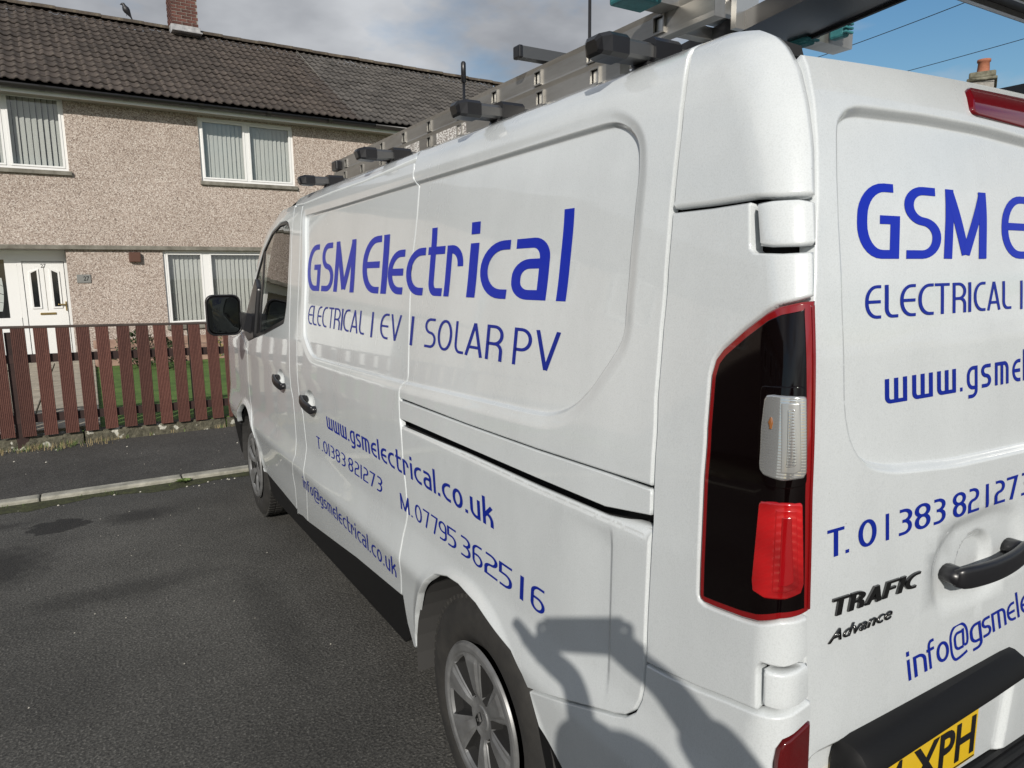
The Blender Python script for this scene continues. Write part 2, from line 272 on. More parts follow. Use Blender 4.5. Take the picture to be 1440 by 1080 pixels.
# outlines of body panels and lettering in body coordinates (metres)
T = {
 'slide_rear': [(1.2918,1.9361),(1.296,1.8982),(1.3067,1.8705),(1.2895,1.8495),(1.294,1.8313),(1.3151,1.7558),(1.3679,1.6247),(1.3815,1.5696),(1.3888,1.4923),(1.3877,1.4154),(1.3855,1.3166),(1.3792,1.2532),(1.389,1.2342),(1.4112,1.2111),(1.4086,1.1708),(1.3989,1.1136),(1.3925,1.092),(1.3852,1.0578),(1.3761,0.9762),(1.3596,0.9146),(1.3512,0.861),(1.3497,0.8146),(1.3664,0.7719),(1.3784,0.7346),(1.3834,0.6939),(1.3925,0.6203),(1.4354,0.5055)],
 'slide_front': [(2.6589,1.9053),(2.6674,1.8631),(2.6829,1.7262),(2.7044,1.5358),(2.7064,1.3598),(2.6881,1.1513),(2.6717,1.0624),(2.6557,0.9967),(2.6012,0.9309),(2.5629,0.7794),(2.5774,0.6722),(2.5728,0.5968),(2.7126,0.3656)],
 'slide_top': [(2.652,1.9083),(2.1926,1.9174),(1.7952,1.9171),(1.2984,1.9265)],
 'doorF_rear': [(2.823,1.913),(2.821,1.8644),(2.8476,1.7334),(2.8624,1.5349),(2.857,1.3522),(2.8319,1.1362),(2.8143,1.0263),(2.7802,0.9784),(2.7649,0.9035),(2.7466,0.7028),(2.842,0.5784),(2.852,0.4962),(2.9394,0.3409)],
 'sill_edge': [(3.6035,0.4895),(3.5795,0.3921),(3.2768,0.3756),(3.0151,0.3586),(2.9202,0.3469),(2.7126,0.3656),(1.9355,0.4554),(1.4354,0.5055)],
 'quarter_lead_top': [(1.22,1.9725),(1.26,1.9725),(1.2897,1.9621),(1.2918,1.9361)],
 'colseam': [(0.058,1.9725),(0.0679,1.9648),(0.0805,1.9432),(0.1046,1.8871),(0.1271,1.8358),(0.1501,1.776),(0.1716,1.7181),(0.1874,1.6723),(0.2105,1.5715),(0.2259,1.4727),(0.236,1.3498),(0.2346,1.2616),(0.2332,1.1942),(0.2304,1.1355),(0.2311,1.1099),(0.2346,0.9559),(0.2344,0.8668)],
 'lineA': [(1.4025,1.1695),(0.9449,1.1787),(0.6087,1.1834),(0.3656,1.1904),(0.2332,1.1942)],
 'slit_top': [(1.393,1.1146),(0.961,1.1173),(0.6039,1.1196),(0.3603,1.123),(0.23,1.1306)],
 'slit_bot': [(1.3747,1.0929),(1.3344,1.107),(0.9604,1.108),(0.6031,1.1086),(0.3596,1.1135),(0.2579,1.117),(0.2389,1.1151),(0.2309,1.1074)],
 'qlow_bottom': [(0.2344,0.8668),(0.2366,0.821),(0.2431,0.7892),(0.2555,0.7614),(0.2801,0.7381),(0.3115,0.7236),(0.3385,0.7145),(0.6149,0.6145)],
 'arch': [(0.6149,0.6145),(0.6349,0.6408),(0.6873,0.6742),(0.7586,0.6921),(0.8643,0.7201),(0.9693,0.7314),(1.0438,0.7256),(1.1203,0.7036),(1.1703,0.6676),(1.2466,0.5925),(1.3138,0.4943),(1.3658,0.387),(1.376,0.3266)],
 'flange': [(1.376,0.3266),(1.2611,0.3608),(1.3944,0.3421),(1.4394,0.4723),(1.4354,0.5055)],
 'bumper_top': [(0.2344,0.8668),(0.1723,0.874),(0.1074,0.8849),(0.0455,0.8988),(-0.0147,0.9126),(-0.0458,0.914),(-0.0749,0.9177),(-0.1136,0.9242)],
 'bumper_low': [(0.6056,0.5993),(0.5784,0.5312),(0.52,0.5422)],
 'recess': [(2.624,1.8428),(2.1225,1.8429),(1.3562,1.8494),(0.9472,1.8515),(0.6526,1.854),(0.4596,1.8553),(0.3381,1.8551),(0.3091,1.8524),(0.2892,1.8454),(0.2716,1.8331),(0.2605,1.8165),(0.2579,1.7977),(0.2661,1.7591),(0.2914,1.6939),(0.3142,1.6107),(0.3338,1.5182),(0.3382,1.468),(0.3478,1.4409),(0.3799,1.4047),(0.4334,1.3479),(0.4792,1.3109),(0.5108,1.2929),(0.5449,1.2799),(0.5878,1.2695),(0.6596,1.2649),(0.8835,1.2567),(1.3419,1.2394),(1.4407,1.2355),(2.0317,1.2227),(2.3931,1.2167),(2.4618,1.2244),(2.5099,1.2424),(2.6058,1.2994),(2.6678,1.3611),(2.6892,1.4428),(2.6903,1.5256),(2.684,1.6255),(2.6657,1.7596)],
 'cap_bottom': [(0.1874,1.6723),(0.0942,1.6728),(0.0133,1.6755),(-0.0247,1.6738),(-0.0517,1.6737)],
 'hingeU': [(0.0133,1.6755),(0.0231,1.6005),(-0.0212,1.5967),(-0.0539,1.5999)],
 'lamp': [(-0.0534,1.5245),(-0.029,1.5221),(-0.0136,1.5172),(0.005,1.5073),(0.0492,1.4778),(0.0877,1.4479),(0.1027,1.4311),(0.1109,1.4068),(0.1171,1.322),(0.1166,1.2334),(0.1122,1.0498),(0.1085,1.0415),(0.099,1.0381),(0.0749,1.0399),(0.0226,1.046),(-0.0073,1.0522),(-0.0361,1.0636),(-0.0868,1.07)],
 'clear': [(0.0049,1.387),(-0.0518,1.3938),(-0.0541,1.3877),(-0.0626,1.279),(-0.0556,1.2722),(-0.0282,1.2698),(0.0016,1.2725),(0.0106,1.284),(0.0107,1.3666)],
 'red': [(0.0059,1.225),(-0.0611,1.2381),(-0.0725,1.12),(-0.0674,1.1049),(-0.0451,1.0973),(-0.0151,1.0927),(0.006,1.0982),(0.0098,1.1294)],
 'redstrip': [(-0.0446,1.5236),(-0.0534,1.5245),(-0.0884,1.0707),(-0.0729,1.0702)],
 'hingeL': [(-0.0114,0.9871),(-0.0168,0.9146),(-0.0509,0.9154),(-0.1068,0.9253),(-0.0999,0.9909)],
 'col_bottom_r': [(-0.0146,0.9137),(-0.0105,0.9833),(-0.0157,0.99),(-0.0463,0.9924),(-0.0751,0.9973),(-0.1086,1.0031)],
 'reflector': [(-0.1173,0.8876),(-0.0616,0.887),(-0.051,0.876),(-0.0478,0.8584),(-0.0472,0.8302)],
 'window': [(2.8658,1.7985),(2.9094,1.8304),(2.9847,1.8468),(3.1079,1.8477),(3.3934,1.8016),(3.6461,1.7007),(4.02,1.5),(4.17,1.3198),(3.9961,1.1922),(3.9054,1.1637),(3.4512,1.2429),(3.0165,1.3227),(2.9602,1.3541),(2.9173,1.5943)],
 'doorF_front': [(3.9292,1.1486),(3.9446,0.9507),(3.9189,0.796),(3.7305,0.5785),(3.7207,0.3556)],
 'handleF': [(3.2412,1.0117),(3.1689,1.0284),(2.8889,1.0127),(2.9568,0.9669),(3.1501,0.9544)],
 'handleS': [(2.6541,1.0072),(2.5607,1.0339),(2.2958,1.0222),(2.3236,0.9743),(2.5478,0.9531)],
 'crease': [(0.3264,1.0972),(0.3293,1.0121),(0.3307,0.94),(0.3333,0.8953)],
 't1': [(2.5552,1.7061),(2.5966,1.5005),(0.5329,1.5096),(0.4814,1.7052)],
 't2': [(2.5509,1.4357),(2.57,1.35),(0.5641,1.357),(0.5549,1.4439)],
 't3': [(2.224,1.0046),(2.2063,0.9365),(0.7876,0.9457),(0.7949,1.0163)],
 't4': [(2.3861,0.8696),(2.3743,0.8174),(1.5724,0.8245),(1.5641,0.8796)],
 't5': [(1.404,0.8724),(1.3956,0.82),(0.5637,0.8138),(0.5584,0.8745)],
 't6': [(2.6131,0.6323),(2.645,0.5669),(1.4521,0.5649),(1.4217,0.6421)],
 'r1': [(-0.7037,1.7095),(-0.7306,1.5875),(-0.2324,1.5879),(-0.1972,1.7064)],
 'r2': [(-0.7167,1.5457),(-0.7209,1.4929),(-0.2941,1.4954),(-0.2899,1.5469)],
 'r3': [(-0.6756,1.4115),(-0.6753,1.3557),(-0.2483,1.3586),(-0.2497,1.4178)],
 'r4': [(-0.8342,1.1812),(-0.8327,1.1369),(-0.3363,1.1419),(-0.3409,1.1863)],
 'r5': [(-0.6146,0.9236),(-0.5993,0.866),(-0.2439,0.8886),(-0.2661,0.946)],
 'r6': [(-0.8271,1.0696),(-0.8196,1.0405),(-0.6058,1.0404),(-0.6053,1.0668)],
 'r7': [(-0.8176,1.0177),(-0.8207,0.9973),(-0.6647,1.0008),(-0.6636,1.023)],
 't1x': [2.6032,2.3922,2.3757,2.1982,2.1834,1.92,1.8383,1.6514,1.6305,1.5762,1.5728,1.4309,1.4101,1.2677,1.2494,1.1328,1.1187,1.0116,0.976,0.9275,0.9099,0.765,0.7483,0.5893,0.5481,0.5112],
 't2x': [2.5755,2.5036,2.4978,2.4287,2.4231,2.3622,2.346,2.2772,2.2566,2.1863,2.1765,2.0953,2.0814,2.063,2.0539,1.9785,1.9655,1.8736,1.8614,1.8022,1.7304,1.7157,1.6409,1.5633,1.5469,1.4529,1.3707,1.3537,1.2643,1.1833,1.1711,1.0779,1.0601,1.0042,0.9959,0.8965,0.8814,0.7969,0.7481,0.6678,0.6543,0.5556],
 't5x': [1.4059,1.3292,1.3177,1.3064,1.284,1.2319,1.2214,1.1753,1.1627,1.1163,1.112,1.0592,1.055,0.9986,0.9752,0.9144,0.9039,0.8476,0.8385,0.7705,0.7635,0.7002,0.6639,0.6482,0.6168,0.5582],
 'r1x': [-0.719,-0.6104,-0.599,-0.4941,-0.4846,-0.3509,-0.3012,-0.2106],
 'r2x': [-0.7194,-0.6796,-0.6706,-0.6358,-0.6311,-0.5892,-0.5824,-0.5395,-0.5354,-0.4917,-0.4832,-0.4418,-0.4351,-0.4262,-0.4178,-0.3802,-0.3738,-0.3284,-0.3224,-0.2909,-0.2577,-0.2512],
 'r3x': [-0.6758,-0.6173,-0.6039,-0.5462,-0.5339,-0.4781,-0.4647,-0.457,-0.4437,-0.4096,-0.398,-0.365,-0.3517,-0.3047,-0.2907,-0.2609,-0.2503,-0.241],
 'r4x': [-0.8318,-0.7929,-0.7905,-0.7822,-0.7602,-0.7159,-0.6926,-0.6844,-0.6613,-0.6233,-0.6156,-0.5719,-0.5658,-0.5285,-0.5062,-0.4657,-0.459,-0.4237,-0.4015,-0.3921,-0.3729,-0.3373,-0.3297,-0.2912],
 'r5x': [-0.606,-0.598,-0.589,-0.5521,-0.55,-0.5268,-0.5225,-0.4856,-0.4812,-0.4222,-0.4175,-0.3795,-0.3771,-0.3477,-0.3427,-0.2931,-0.2892,-0.2602,-0.2562,-0.2495],
 'door_top': [(-0.7458,1.9048),(-0.6897,1.9137),(-0.5313,1.9238),(-0.338,1.9225),(-0.0963,1.9077)],
 'door_recess': [(-0.7605,1.7069),(-0.7416,1.7698),(-0.7331,1.7884),(-0.7102,1.8053),(-0.6795,1.8129),(-0.5029,1.817),(-0.3196,1.814),(-0.1494,1.8074),(-0.2358,1.2272),(-0.5042,1.2439),(-0.6753,1.2581),(-0.7384,1.2761),(-0.7714,1.3106),(-0.784,1.3592),(-0.7836,1.5259),(-0.7719,1.6525)],
 'door_bottom': [(-0.3532,0.6081),(-0.1682,0.6543)],
 'rhandle': [(-0.5283,1.0586),(-0.5166,1.0665),(-0.3683,1.0684),(-0.3189,1.0708),(-0.2857,1.0598),(-0.2734,1.0373),(-0.2779,1.0197),(-0.3447,1.0064),(-0.394,1.008),(-0.5171,1.026),(-0.5275,1.0389)],
 'rscoop': [(-0.4757,1.0562),(-0.4542,1.0914),(-0.3965,1.0931),(-0.3487,1.0283),(-0.3895,0.982),(-0.4635,1.0067)],
 'rdent': [(-0.5577,1.0741),(-0.5017,1.1202),(-0.3642,1.1246),(-0.2851,1.099),(-0.271,1.0254),(-0.389,0.9791),(-0.532,0.9967)],
 'bar': [(-0.787,0.7715),(-0.7844,0.7998),(-0.7798,0.8158),(-0.7655,0.8209),(-0.7406,0.8199),(-0.5253,0.8292),(-0.2674,0.8353),(-0.2472,0.8218),(-0.2293,0.8013),(-0.2165,0.7651),(-0.2235,0.758),(-0.3584,0.7429),(-0.6607,0.7264)],
 'plate': [(-0.3525,0.738),(-0.3488,0.6872),(-0.6129,0.6986)],
 'brake': [(-0.3205,1.907),(-0.3356,1.8949),(-0.355,1.8469),(-0.3405,1.8376),(-0.1721,1.8308),(-0.1034,1.9021)],
 'doorleft': [(-0.8537,1.5169),(-0.8625,1.2368),(-0.8628,1.0606),(-0.8319,1.6751),(-0.8425,0.8903)],
}
# ------------------------------------------------------------------ panels cut out of a curved skin
def a2(p): return np.array(p, float)
def resample(p, h, closed=True):
    p = a2(p); q = np.vstack([p, p[:1]]) if closed else p; out = []
    for i in range(len(q)-1):
        d = np.linalg.norm(q[i+1]-q[i]); n = max(1, int(math.ceil(d/h)))
        out += [q[i]+(q[i+1]-q[i])*k/n for k in range(n)]
    if not closed: out.append(q[-1])
    return np.array(out)
def area2(p): x, y = p[:, 0], p[:, 1]; return .5*np.sum(x*np.roll(y, -1)-np.roll(x, -1)*y)
def rounded(p, r, n=5):
    """round the corners of a closed polygon"""
    p = a2(p); out = []; m = len(p)
    for i in range(m):
        a, b, c = p[i-1], p[i], p[(i+1) % m]; la = np.linalg.norm(a-b); lc = np.linalg.norm(c-b)
        ri = r[i] if isinstance(r, (list, tuple)) else r; k = min(ri, la*.48, lc*.48)
        if k < 1e-5: out.append(b); continue
        s, e = b+(a-b)/la*k, b+(c-b)/lc*k
        for j in range(n+1):
            t = j/n; out.append((1-t)**2*s+2*t*(1-t)*b+t*t*e)
    return np.array(out)
def inset(p, d):
    """p counter-clockwise closed; positive d shrinks"""
    p = a2(p); e = np.roll(p, -1, 0)-p; L = np.linalg.norm(e, axis=1, keepdims=True); e = e/np.maximum(L, 1e-9)
    n = np.stack([-e[:, 1], e[:, 0]], 1); n0 = np.roll(n, 1, 0); m = n+n0; mm = np.maximum((m*n).sum(1, keepdims=True), .35)
    return p+m/mm*d
def inside(pts, poly):
    x, y = pts[:, 0][:, None], pts[:, 1][:, None]; q = np.roll(poly, -1, 0)
    c = ((poly[:, 1] > y) != (q[:, 1] > y)) & (x < (q[:, 0]-poly[:, 0])*(y-poly[:, 1])/(q[:, 1]-poly[:, 1]+1e-12)+poly[:, 0])
    return (c.sum(1) % 2) == 1
def pdist(pts, poly, closed=True):
    a = poly if closed else poly[:-1]; b = np.roll(poly, -1, 0) if closed else poly[1:]; out = np.full(len(pts), 1e9)
    for i in range(0, len(pts), 4000):
        P = pts[i:i+4000, None, :]; ab = b-a; t = np.clip(((P-a)*ab).sum(-1)/np.maximum((ab*ab).sum(-1), 1e-12), 0, 1)
        out[i:i+4000] = np.linalg.norm(P-(a+ab*t[..., None]), axis=-1).min(1)
    return out
def sdist(pts, poly): d = pdist(pts, poly); return np.where(inside(pts, poly), -d, d)
def sstep(x): x = np.clip(x, 0, 1); return x*x*(3-2*x)

class Skin:
    def __init__(s, base, feats=(), off=0.0, flip=1): s.base = base; s.feats = list(feats); s.off = off
    def nrm0(s, u, v):
        e = 1.5e-3; a = s.base(u+e, v, s.off)-s.base(u-e, v, s.off); b = s.base(u, v+e, s.off)-s.base(u, v-e, s.off)
        n = np.cross(a, b); n /= np.linalg.norm(n, axis=-1, keepdims=True)+1e-12
        return n*s.sgn if hasattr(s, 'sgn') else n
    def __call__(s, u, v, lift=0.0):
        P = s.base(u, v, s.off)
        d = np.zeros(len(P))+lift
        if s.feats:
            pts = np.stack([u, v], 1)
            for f in s.feats: d = d+f(pts)
        return P+s.nrm0(u, v)*d[:, None]
    def normal(s, u, v):
        e = 1.0e-3; a = s(u+e, v)-s(u-e, v); b = s(u, v+e)-s(u, v-e); n = np.cross(a, b)
        n /= np.linalg.norm(n, axis=-1, keepdims=True)+1e-12; n0 = s.nrm0(u, v)
        return n*np.sign((n*n0).sum(-1, keepdims=True))
def clean(pts, tol):
    seen = {}; out = []
    for p in pts:
        k = (round(p[0]/tol), round(p[1]/tol))
        if k in seen: continue
        seen[k] = 1; out.append(p)
    return np.array(out)
def patch(name, outline, S, material, parent, extra=(), gap=.0026, er=.0036, h=.04, rim=.02, hole=None, label=None, seg=.014, mirror=False, lift=0.0):
    o = resample(outline, seg)
    if area2(o) < 0: o = o[::-1]
    o = inset(o, gap); o = clean(o, .0008); inn = inset(o, er)
    loops = [o, inn]; holes = []
    if hole is not None:
        for hp in hole:
            q = resample(hp, seg)
            if area2(q) < 0: q = q[::-1]
            q0 = clean(inset(q, -gap), .0008); holes.append((q0, inset(q0, -er)))
    lo = o.min(0); hi = o.max(0)
    gx, gy = np.meshgrid(np.arange(lo[0]+h*.37, hi[0], h), np.arange(lo[1]+h*.41, hi[1], h*.8)); g = np.stack([gx.ravel(), gy.ravel()], 1)
    cand = [g]+[a2(e) for e in extra if len(e)]
    cand = np.vstack(cand[::-1])
    ok = inside(cand, inn) & (pdist(cand, inn) > .0035)
    for q0, q1 in holes: ok &= ~inside(cand, q1) & (pdist(cand, q1) > .0035)
    cand = clean(cand[ok], .0021)
    verts = []; edges = []
    def addloop(p): k = len(verts); verts.extend(p.tolist()); n = len(p); edges.extend([(k+i, k+(i+1) % n) for i in range(n)]); return k, n
    k0, n0 = addloop(o); k1, n1 = addloop(inn); hl = []
    for q0, q1 in holes: hl.append((addloop(q0), addloop(q1)))
    verts.extend(cand.tolist())
    r = delaunay_2d_cdt([Vector(v) for v in verts], edges, [], 0, 1e-6)
    V = np.array([list(v) for v in r[0]]); F = np.array([list(f) for f in r[2]]); 
    cen = V[F].mean(1); keep = inside(cen, o)
    for q0, q1 in holes: keep &= ~inside(cen, q0)
    a = V[F]; ar = np.abs((a[:, 1, 0]-a[:, 0, 0])*(a[:, 2, 1]-a[:, 0, 1])-(a[:, 2, 0]-a[:, 0, 0])*(a[:, 1, 1]-a[:, 0, 1])); keep &= ar > 1e-11
    F = F[keep]
    u, v = V[:, 0], V[:, 1]; P = S(u, v, lift); NN = S.normal(u, v)
    # outward rounding of the edge
    bl = [(o, 1)]+[(h0[0], -1) for h0 in holes]
    key = {}
    for i, p in enumerate(V): key[(round(p[0], 5), round(p[1], 5))] = i
    Pv = [p for p in P]; Nv = [n for n in NN]; faces = [tuple(int(i) for i in f) for f in F]
    for lp, sg in bl:
        e = np.roll(lp, -1, 0)-np.roll(lp, 1, 0); e /= np.linalg.norm(e, axis=1, keepdims=True)+1e-12
        out2 = np.stack([e[:, 1], -e[:, 0]], 1)*sg
        q = S(lp[:, 0]+out2[:, 0]*.001, lp[:, 1]+out2[:, 1]*.001, lift)-S(lp[:, 0], lp[:, 1], lift); q /= np.linalg.norm(q, axis=1, keepdims=True)+1e-12
        ids = [key.get((round(p[0], 5), round(p[1], 5)), -1) for p in lp]; base = len(Pv)
        for j, i in enumerate(ids):
            if i < 0: i = int(np.argmin(((V-lp[j])**2).sum(1))); ids[j] = i
            n = NN[i]; Pv[i] = P[i]-n*er*.9; nn = n*.45+q[j]*.9; Nv[i] = nn/np.linalg.norm(nn)
            Pv.append(P[i]-n*rim+q[j]*0); Nv.append(q[j])
        m = len(ids)
        for j in range(m): faces.append((ids[j], ids[(j+1) % m], base+(j+1) % m, base+j))
    Pv = np.array(Pv); Nv = np.array(Nv)
    if mirror: Pv = Pv*[-1, 1, 1]; Nv = Nv*[-1, 1, 1]
    ff = []
    for f in faces:
        p = Pv[list(f)]; n = np.cross(p[1]-p[0], p[2]-p[0])
        ff.append(tuple(f) if (n*Nv[list(f)].sum(0)).sum() >= 0 else tuple(f[::-1]))
    me = bpy.data.meshes.new(name); me.from_pydata(Pv.tolist(), [], ff); me.materials.append(material)
    me.polygons.foreach_set('use_smooth', [True]*len(me.polygons)); me.update()
    if len(me.vertices) == len(Nv): me.normals_split_custom_set_from_vertices(Nv.tolist())
    ob = link(bpy.data.objects.new(name, me), parent)
    if label: ob['label'] = label
    return ob
def rings(poly, offs, step=.009, closed=True):
    p = resample(poly, step, closed); p = p if (not closed or area2(p) > 0) else p[::-1]
    return [inset(p, -o) for o in offs] if closed else [p]

# ------------------------------------------------------------------ stroke lettering
XH = .72
def glyphs(t):
    l = t/2; T_ = 1-l; X = XH-l; B = l
    def c(rh, rv): return (rh, rv)
    g = {}
    def G(ch, w, *paths): g[ch] = (w, paths)
    r = .50-l; G('G', .50, [(r*.96, T_), (l, T_, (.26, .40)), (l, B, (.24, .40)), (r, B), (r, .51), (.26, .51)])
    r = .47-l; G('S', .47, [(r*.95, T_), (l, T_, (.18, .22)), (l, .53, (.18, .2)), (r, .49, (.18, .2)), (r, B, (.18, .22)), (l*.6, B)])
    r = .62-l; G('M', .62, [(l, 0), (l*1.25, 1.0)], [(l*1.3, T_), (.31, B)], [(.31, B), (r-l*.25, T_)], [(r-l*.3, 1.0), (r, 0)])
    r = .44-l; G('E', .44, [(r+l, T_), (l, T_, (.28, .42)), (l, B, (.28, .42)), (r+l, B)], [(l, .5), (r+l*.7, .5)])
    G('l', t, [(l, 0), (l, 1)]); G('I', t, [(l, 0), (l, 1)]); G('|', t*.8, [(l*.8, -.04), (l*.8, 1.0)]); G('1', t, [(l, 0), (l, 1)])
    r = .42-l; G('e', .42, [(r+l, X), (l, X, (.26, .30)), (l, B, (.26, .30)), (r+l, B)], [(l, .36), (r+l*.7, .36)])
    G('c', .42, [(r+l, X), (l, X, (.27, .30)), (l, B, (.27, .30)), (r+l, B)])
    G('t', .36, [(.10+l*.2, 1.0), (.10+l*.2, B, (.1, .16)), (.36, B)], [(0, X), (.36, X)])
    r = .36-l; G('r', .36, [(l, 0), (l, X), (r, X, (.2, .22)), (r, .42)])
    G('i', t, [(l, 0), (l, XH)], [(l, .84), (l, 1.0)])
    r = .44-l; G('a', .44, [(.03, X), (r, X, (.14, .18)), (r, B), (l, B, (.16, .16)), (l, .42, (.16, .16)), (r, .42)])
    r = .44-l; G('C', .44, [(r+l, T_), (l, T_, (.28, .42)), (l, B, (.28, .42)), (r+l, B)])
    G('A', .52, [(l, 0), (.26, 1.0-l*.2)], [(.26, 1.0-l*.2), (.52-l, 0)], [(.12, .27), (.40, .27)])
    G('L', .34, [(l, 1), (l, B, (.15, .25)), (.34, B)])
    G('T', .46, [(0, T_), (.46, T_)], [(.23, T_), (.23, 0)])
    r = .45-l; G('R', .45, [(l, 0), (l, T_), (r, T_, (.2, .24)), (r, .47, (.2, .24)), (l, .47)], [(.18, .47), (r, .47, (.16, .2)), (r, 0)])
    G('P', .45, [(l, 0), (l, T_), (r, T_, (.22, .27)), (r, .42, (.22, .27)), (l, .42)])
    G('V', .52, [(l, 1), (.26, 0+l*.2)], [(.26, l*.2), (.52-l, 1)])
    def oval(w, y0, y1, k=.8): a, b = l, w-l; m = (y0+y1)/2; hh = (y1-y0)/2; ww = (b-a)/2; return [(a+ww, y0), (b, y0, (ww*.98, hh*.98)), (b, y1, (ww*.98, hh*.98)), (a, y1, (ww*.98, hh*.98)), (a, y0, (ww*.98, hh*.98)), (a+ww, y0)]
    G('O', .54, oval(.54, B, T_)); G('0', .50, oval(.50, B, T_)); G('o', .46, oval(.46, B, X))
    r = .60-l; G('w', .60, [(l, XH), (l, B, (.1, .14)), (r, B), (r, XH)], [(.30, B), (.30, XH)])
    r = .44-l; G('g', .44, [(r, X), (l, X, (.2, .24)), (l, B, (.2, .24)), (r, B)], [(r, XH), (r, -.26+l, (.18, .18)), (.06, -.26+l)])
    r = .40-l; G('s', .40, [(r+l*.7, X), (l, X, (.14, .16)), (l, .38, (.14, .15)), (r, .35, (.14, .15)), (r, B, (.14, .16)), (l*.5, B)])
    r = .62-l; G('m', .62, [(l, 0), (l, X), (r, X, (.14, .2)), (r, 0)], [(.31, X), (.31, 0)])
    r = .42-l; G('n', .42, [(l, 0), (l, X), (r, X, (.2, .22)), (r, 0)]); G('u', .42, [(l, XH), (l, B, (.2, .22)), (r, B), ], [(r, XH), (r, 0)])
    G('k', .42, [(l, 0), (l, 1)], [(l, .30), (r, XH*.98)], [(.17, .42), (r, .34, (.12, .16)), (r, 0)])
    G('.', t, [(l, 0), (l, t*1.05)]); G('f', .34, [(.11, 0), (.11, T_, (.12, .2)), (.34, T_)], [(0, X), (.32, X)])
    def sh(o, dy, s): return [(p[0]*s+.18, p[1]*s+dy)+((tuple(q*s for q in p[2]),) if len(p) > 2 else ()) for p in o]
    G('@', .86, [(.74, -.10), (.43, -.2, (.24, .1)), (l, -.2, (.3, .4)), (l, 1.0, (.34, .45)), (.82, 1.0, (.34, .45)), (.82, .16, (.12, .3)), (.64, .16, (.05, .12))],
      [(.62, .70), (.24, .72, (.16, .22)), (.24, .14, (.16, .2)), (.60, .14, (.1, .1))], [(.64, .78), (.60, .16)])
    r = .44-l; G('3', .44, [(l, T_), (r, T_, (.2, .2)), (r, .53, (.2, .2)), (.14, .53)], [(.16, .53), (r, .53, (.2, .22)), (r, B, (.2, .22)), (l*.6, B)])
    def lo(y0, y1): hh = (y1-y0)/2; ww = (.46-t)/2; return [(l+ww, y0), (.46-l, y0, (ww*.97, hh*.97)), (.46-l, y1, (ww*.97, hh*.97)), (l, y1, (ww*.97, hh*.97)), (l, y0, (ww*.97, hh*.97)), (l+ww, y0)]
    G('8', .46, lo(B, .53), lo(.53, T_))
    G('2', .44, [(l, T_), (r, T_, (.2, .2)), (r, .52, (.2, .2)), (l, .50, (.2, .2)), (l, B), (.44, B)])
    G('7', .44, [(0, T_), (r, T_), (.16, 0)])
    G('9', .46, [(.40, .47), (l, .47, (.2, .24)), (l, T_, (.2, .24)), (.46-l, T_, (.2, .24)), (.46-l, B, (.2, .24)), (.05, B)], [(.46-l, .6), (.46-l, .43)])
    G('6', .46, [(.42, T_), (l, T_, (.2, .24)), (l, B, (.2, .24)), (.46-l, B, (.2, .24)), (.46-l, .53, (.2, .24)), (.07, .53)])
    G('5', .44, [(.43, T_), (l, T_), (l, .56), (r, .56, (.2, .22)), (r, B, (.2, .22)), (l*.6, B)])
    G('F', .42, [(l, 0), (l, T_), (.42, T_)], [(l, .52), (.36, .52)])
    return g
def flatten(path):
    P = [np.array(p[:2], float) for p in path]; out = []
    for i, p in enumerate(path):
        if len(p) > 2 and 0 < i < len(path)-1:
            legs = []
            for q in (P[i-1], P[i+1]):
                d = q-P[i]; L = np.linalg.norm(d); hor = abs(d[0]) > abs(d[1]); lim = .5*L if 0 < i and len(path[(i-1) if q is P[i-1] else (i+1)]) > 2 else L
                legs.append(P[i]+d/L*min(p[2][0] if hor else p[2][1], lim))
            s, e = legs; K = .5523
            c1 = s+(P[i]-s)*K; c2 = e+(P[i]-e)*K
            for k in range(9):
                t = k/8; out.append((1-t)**3*s+3*t*(1-t)**2*c1+3*t*t*(1-t)*c2+t**3*e)
        else: out.append(P[i])
    res = [out[0]]
    for q in out[1:]:
        if np.linalg.norm(q-res[-1]) > 1e-4: res.append(q)
    return np.array(res)
def ribbon(pts, t, sub=.09):
    """left/right offset points of a stroke, mitred"""
    p = [pts[0]]
    for i in range(1, len(pts)):
        d = np.linalg.norm(pts[i]-pts[i-1]); n = max(1, int(math.ceil(d/sub)))
        for k in range(1, n+1): p.append(pts[i-1]+(pts[i]-pts[i-1])*k/n)
    p = np.array(p); e = p[1:]-p[:-1]; e /= np.linalg.norm(e, axis=1, keepdims=True); n = np.stack([-e[:, 1], e[:, 0]], 1)
    n = np.vstack([n[:1], n, n[-1:]]); a = n[:-1]; b = n[1:]; m = a+b; mm = np.maximum((m*a).sum(1, keepdims=True), .3); o = m/mm*t/2
    return p+o, p-o
def text_run(s, t, track=.10, space=.30):
    """-> list of ribbons in run coordinates and the x extents of the glyphs"""
    g = glyphs(t); x = 0; rib = []; ext = []
    for ch in s:
        if ch == ' ': x += space; continue
        w, paths = g[ch]
        for p in paths:
            L, R = ribbon(flatten(p), t); rib.append((L+[x, 0], R+[x, 0], len(ext)))
        ext.append((x, x+w)); x += w+track
    return rib, ext, x-track
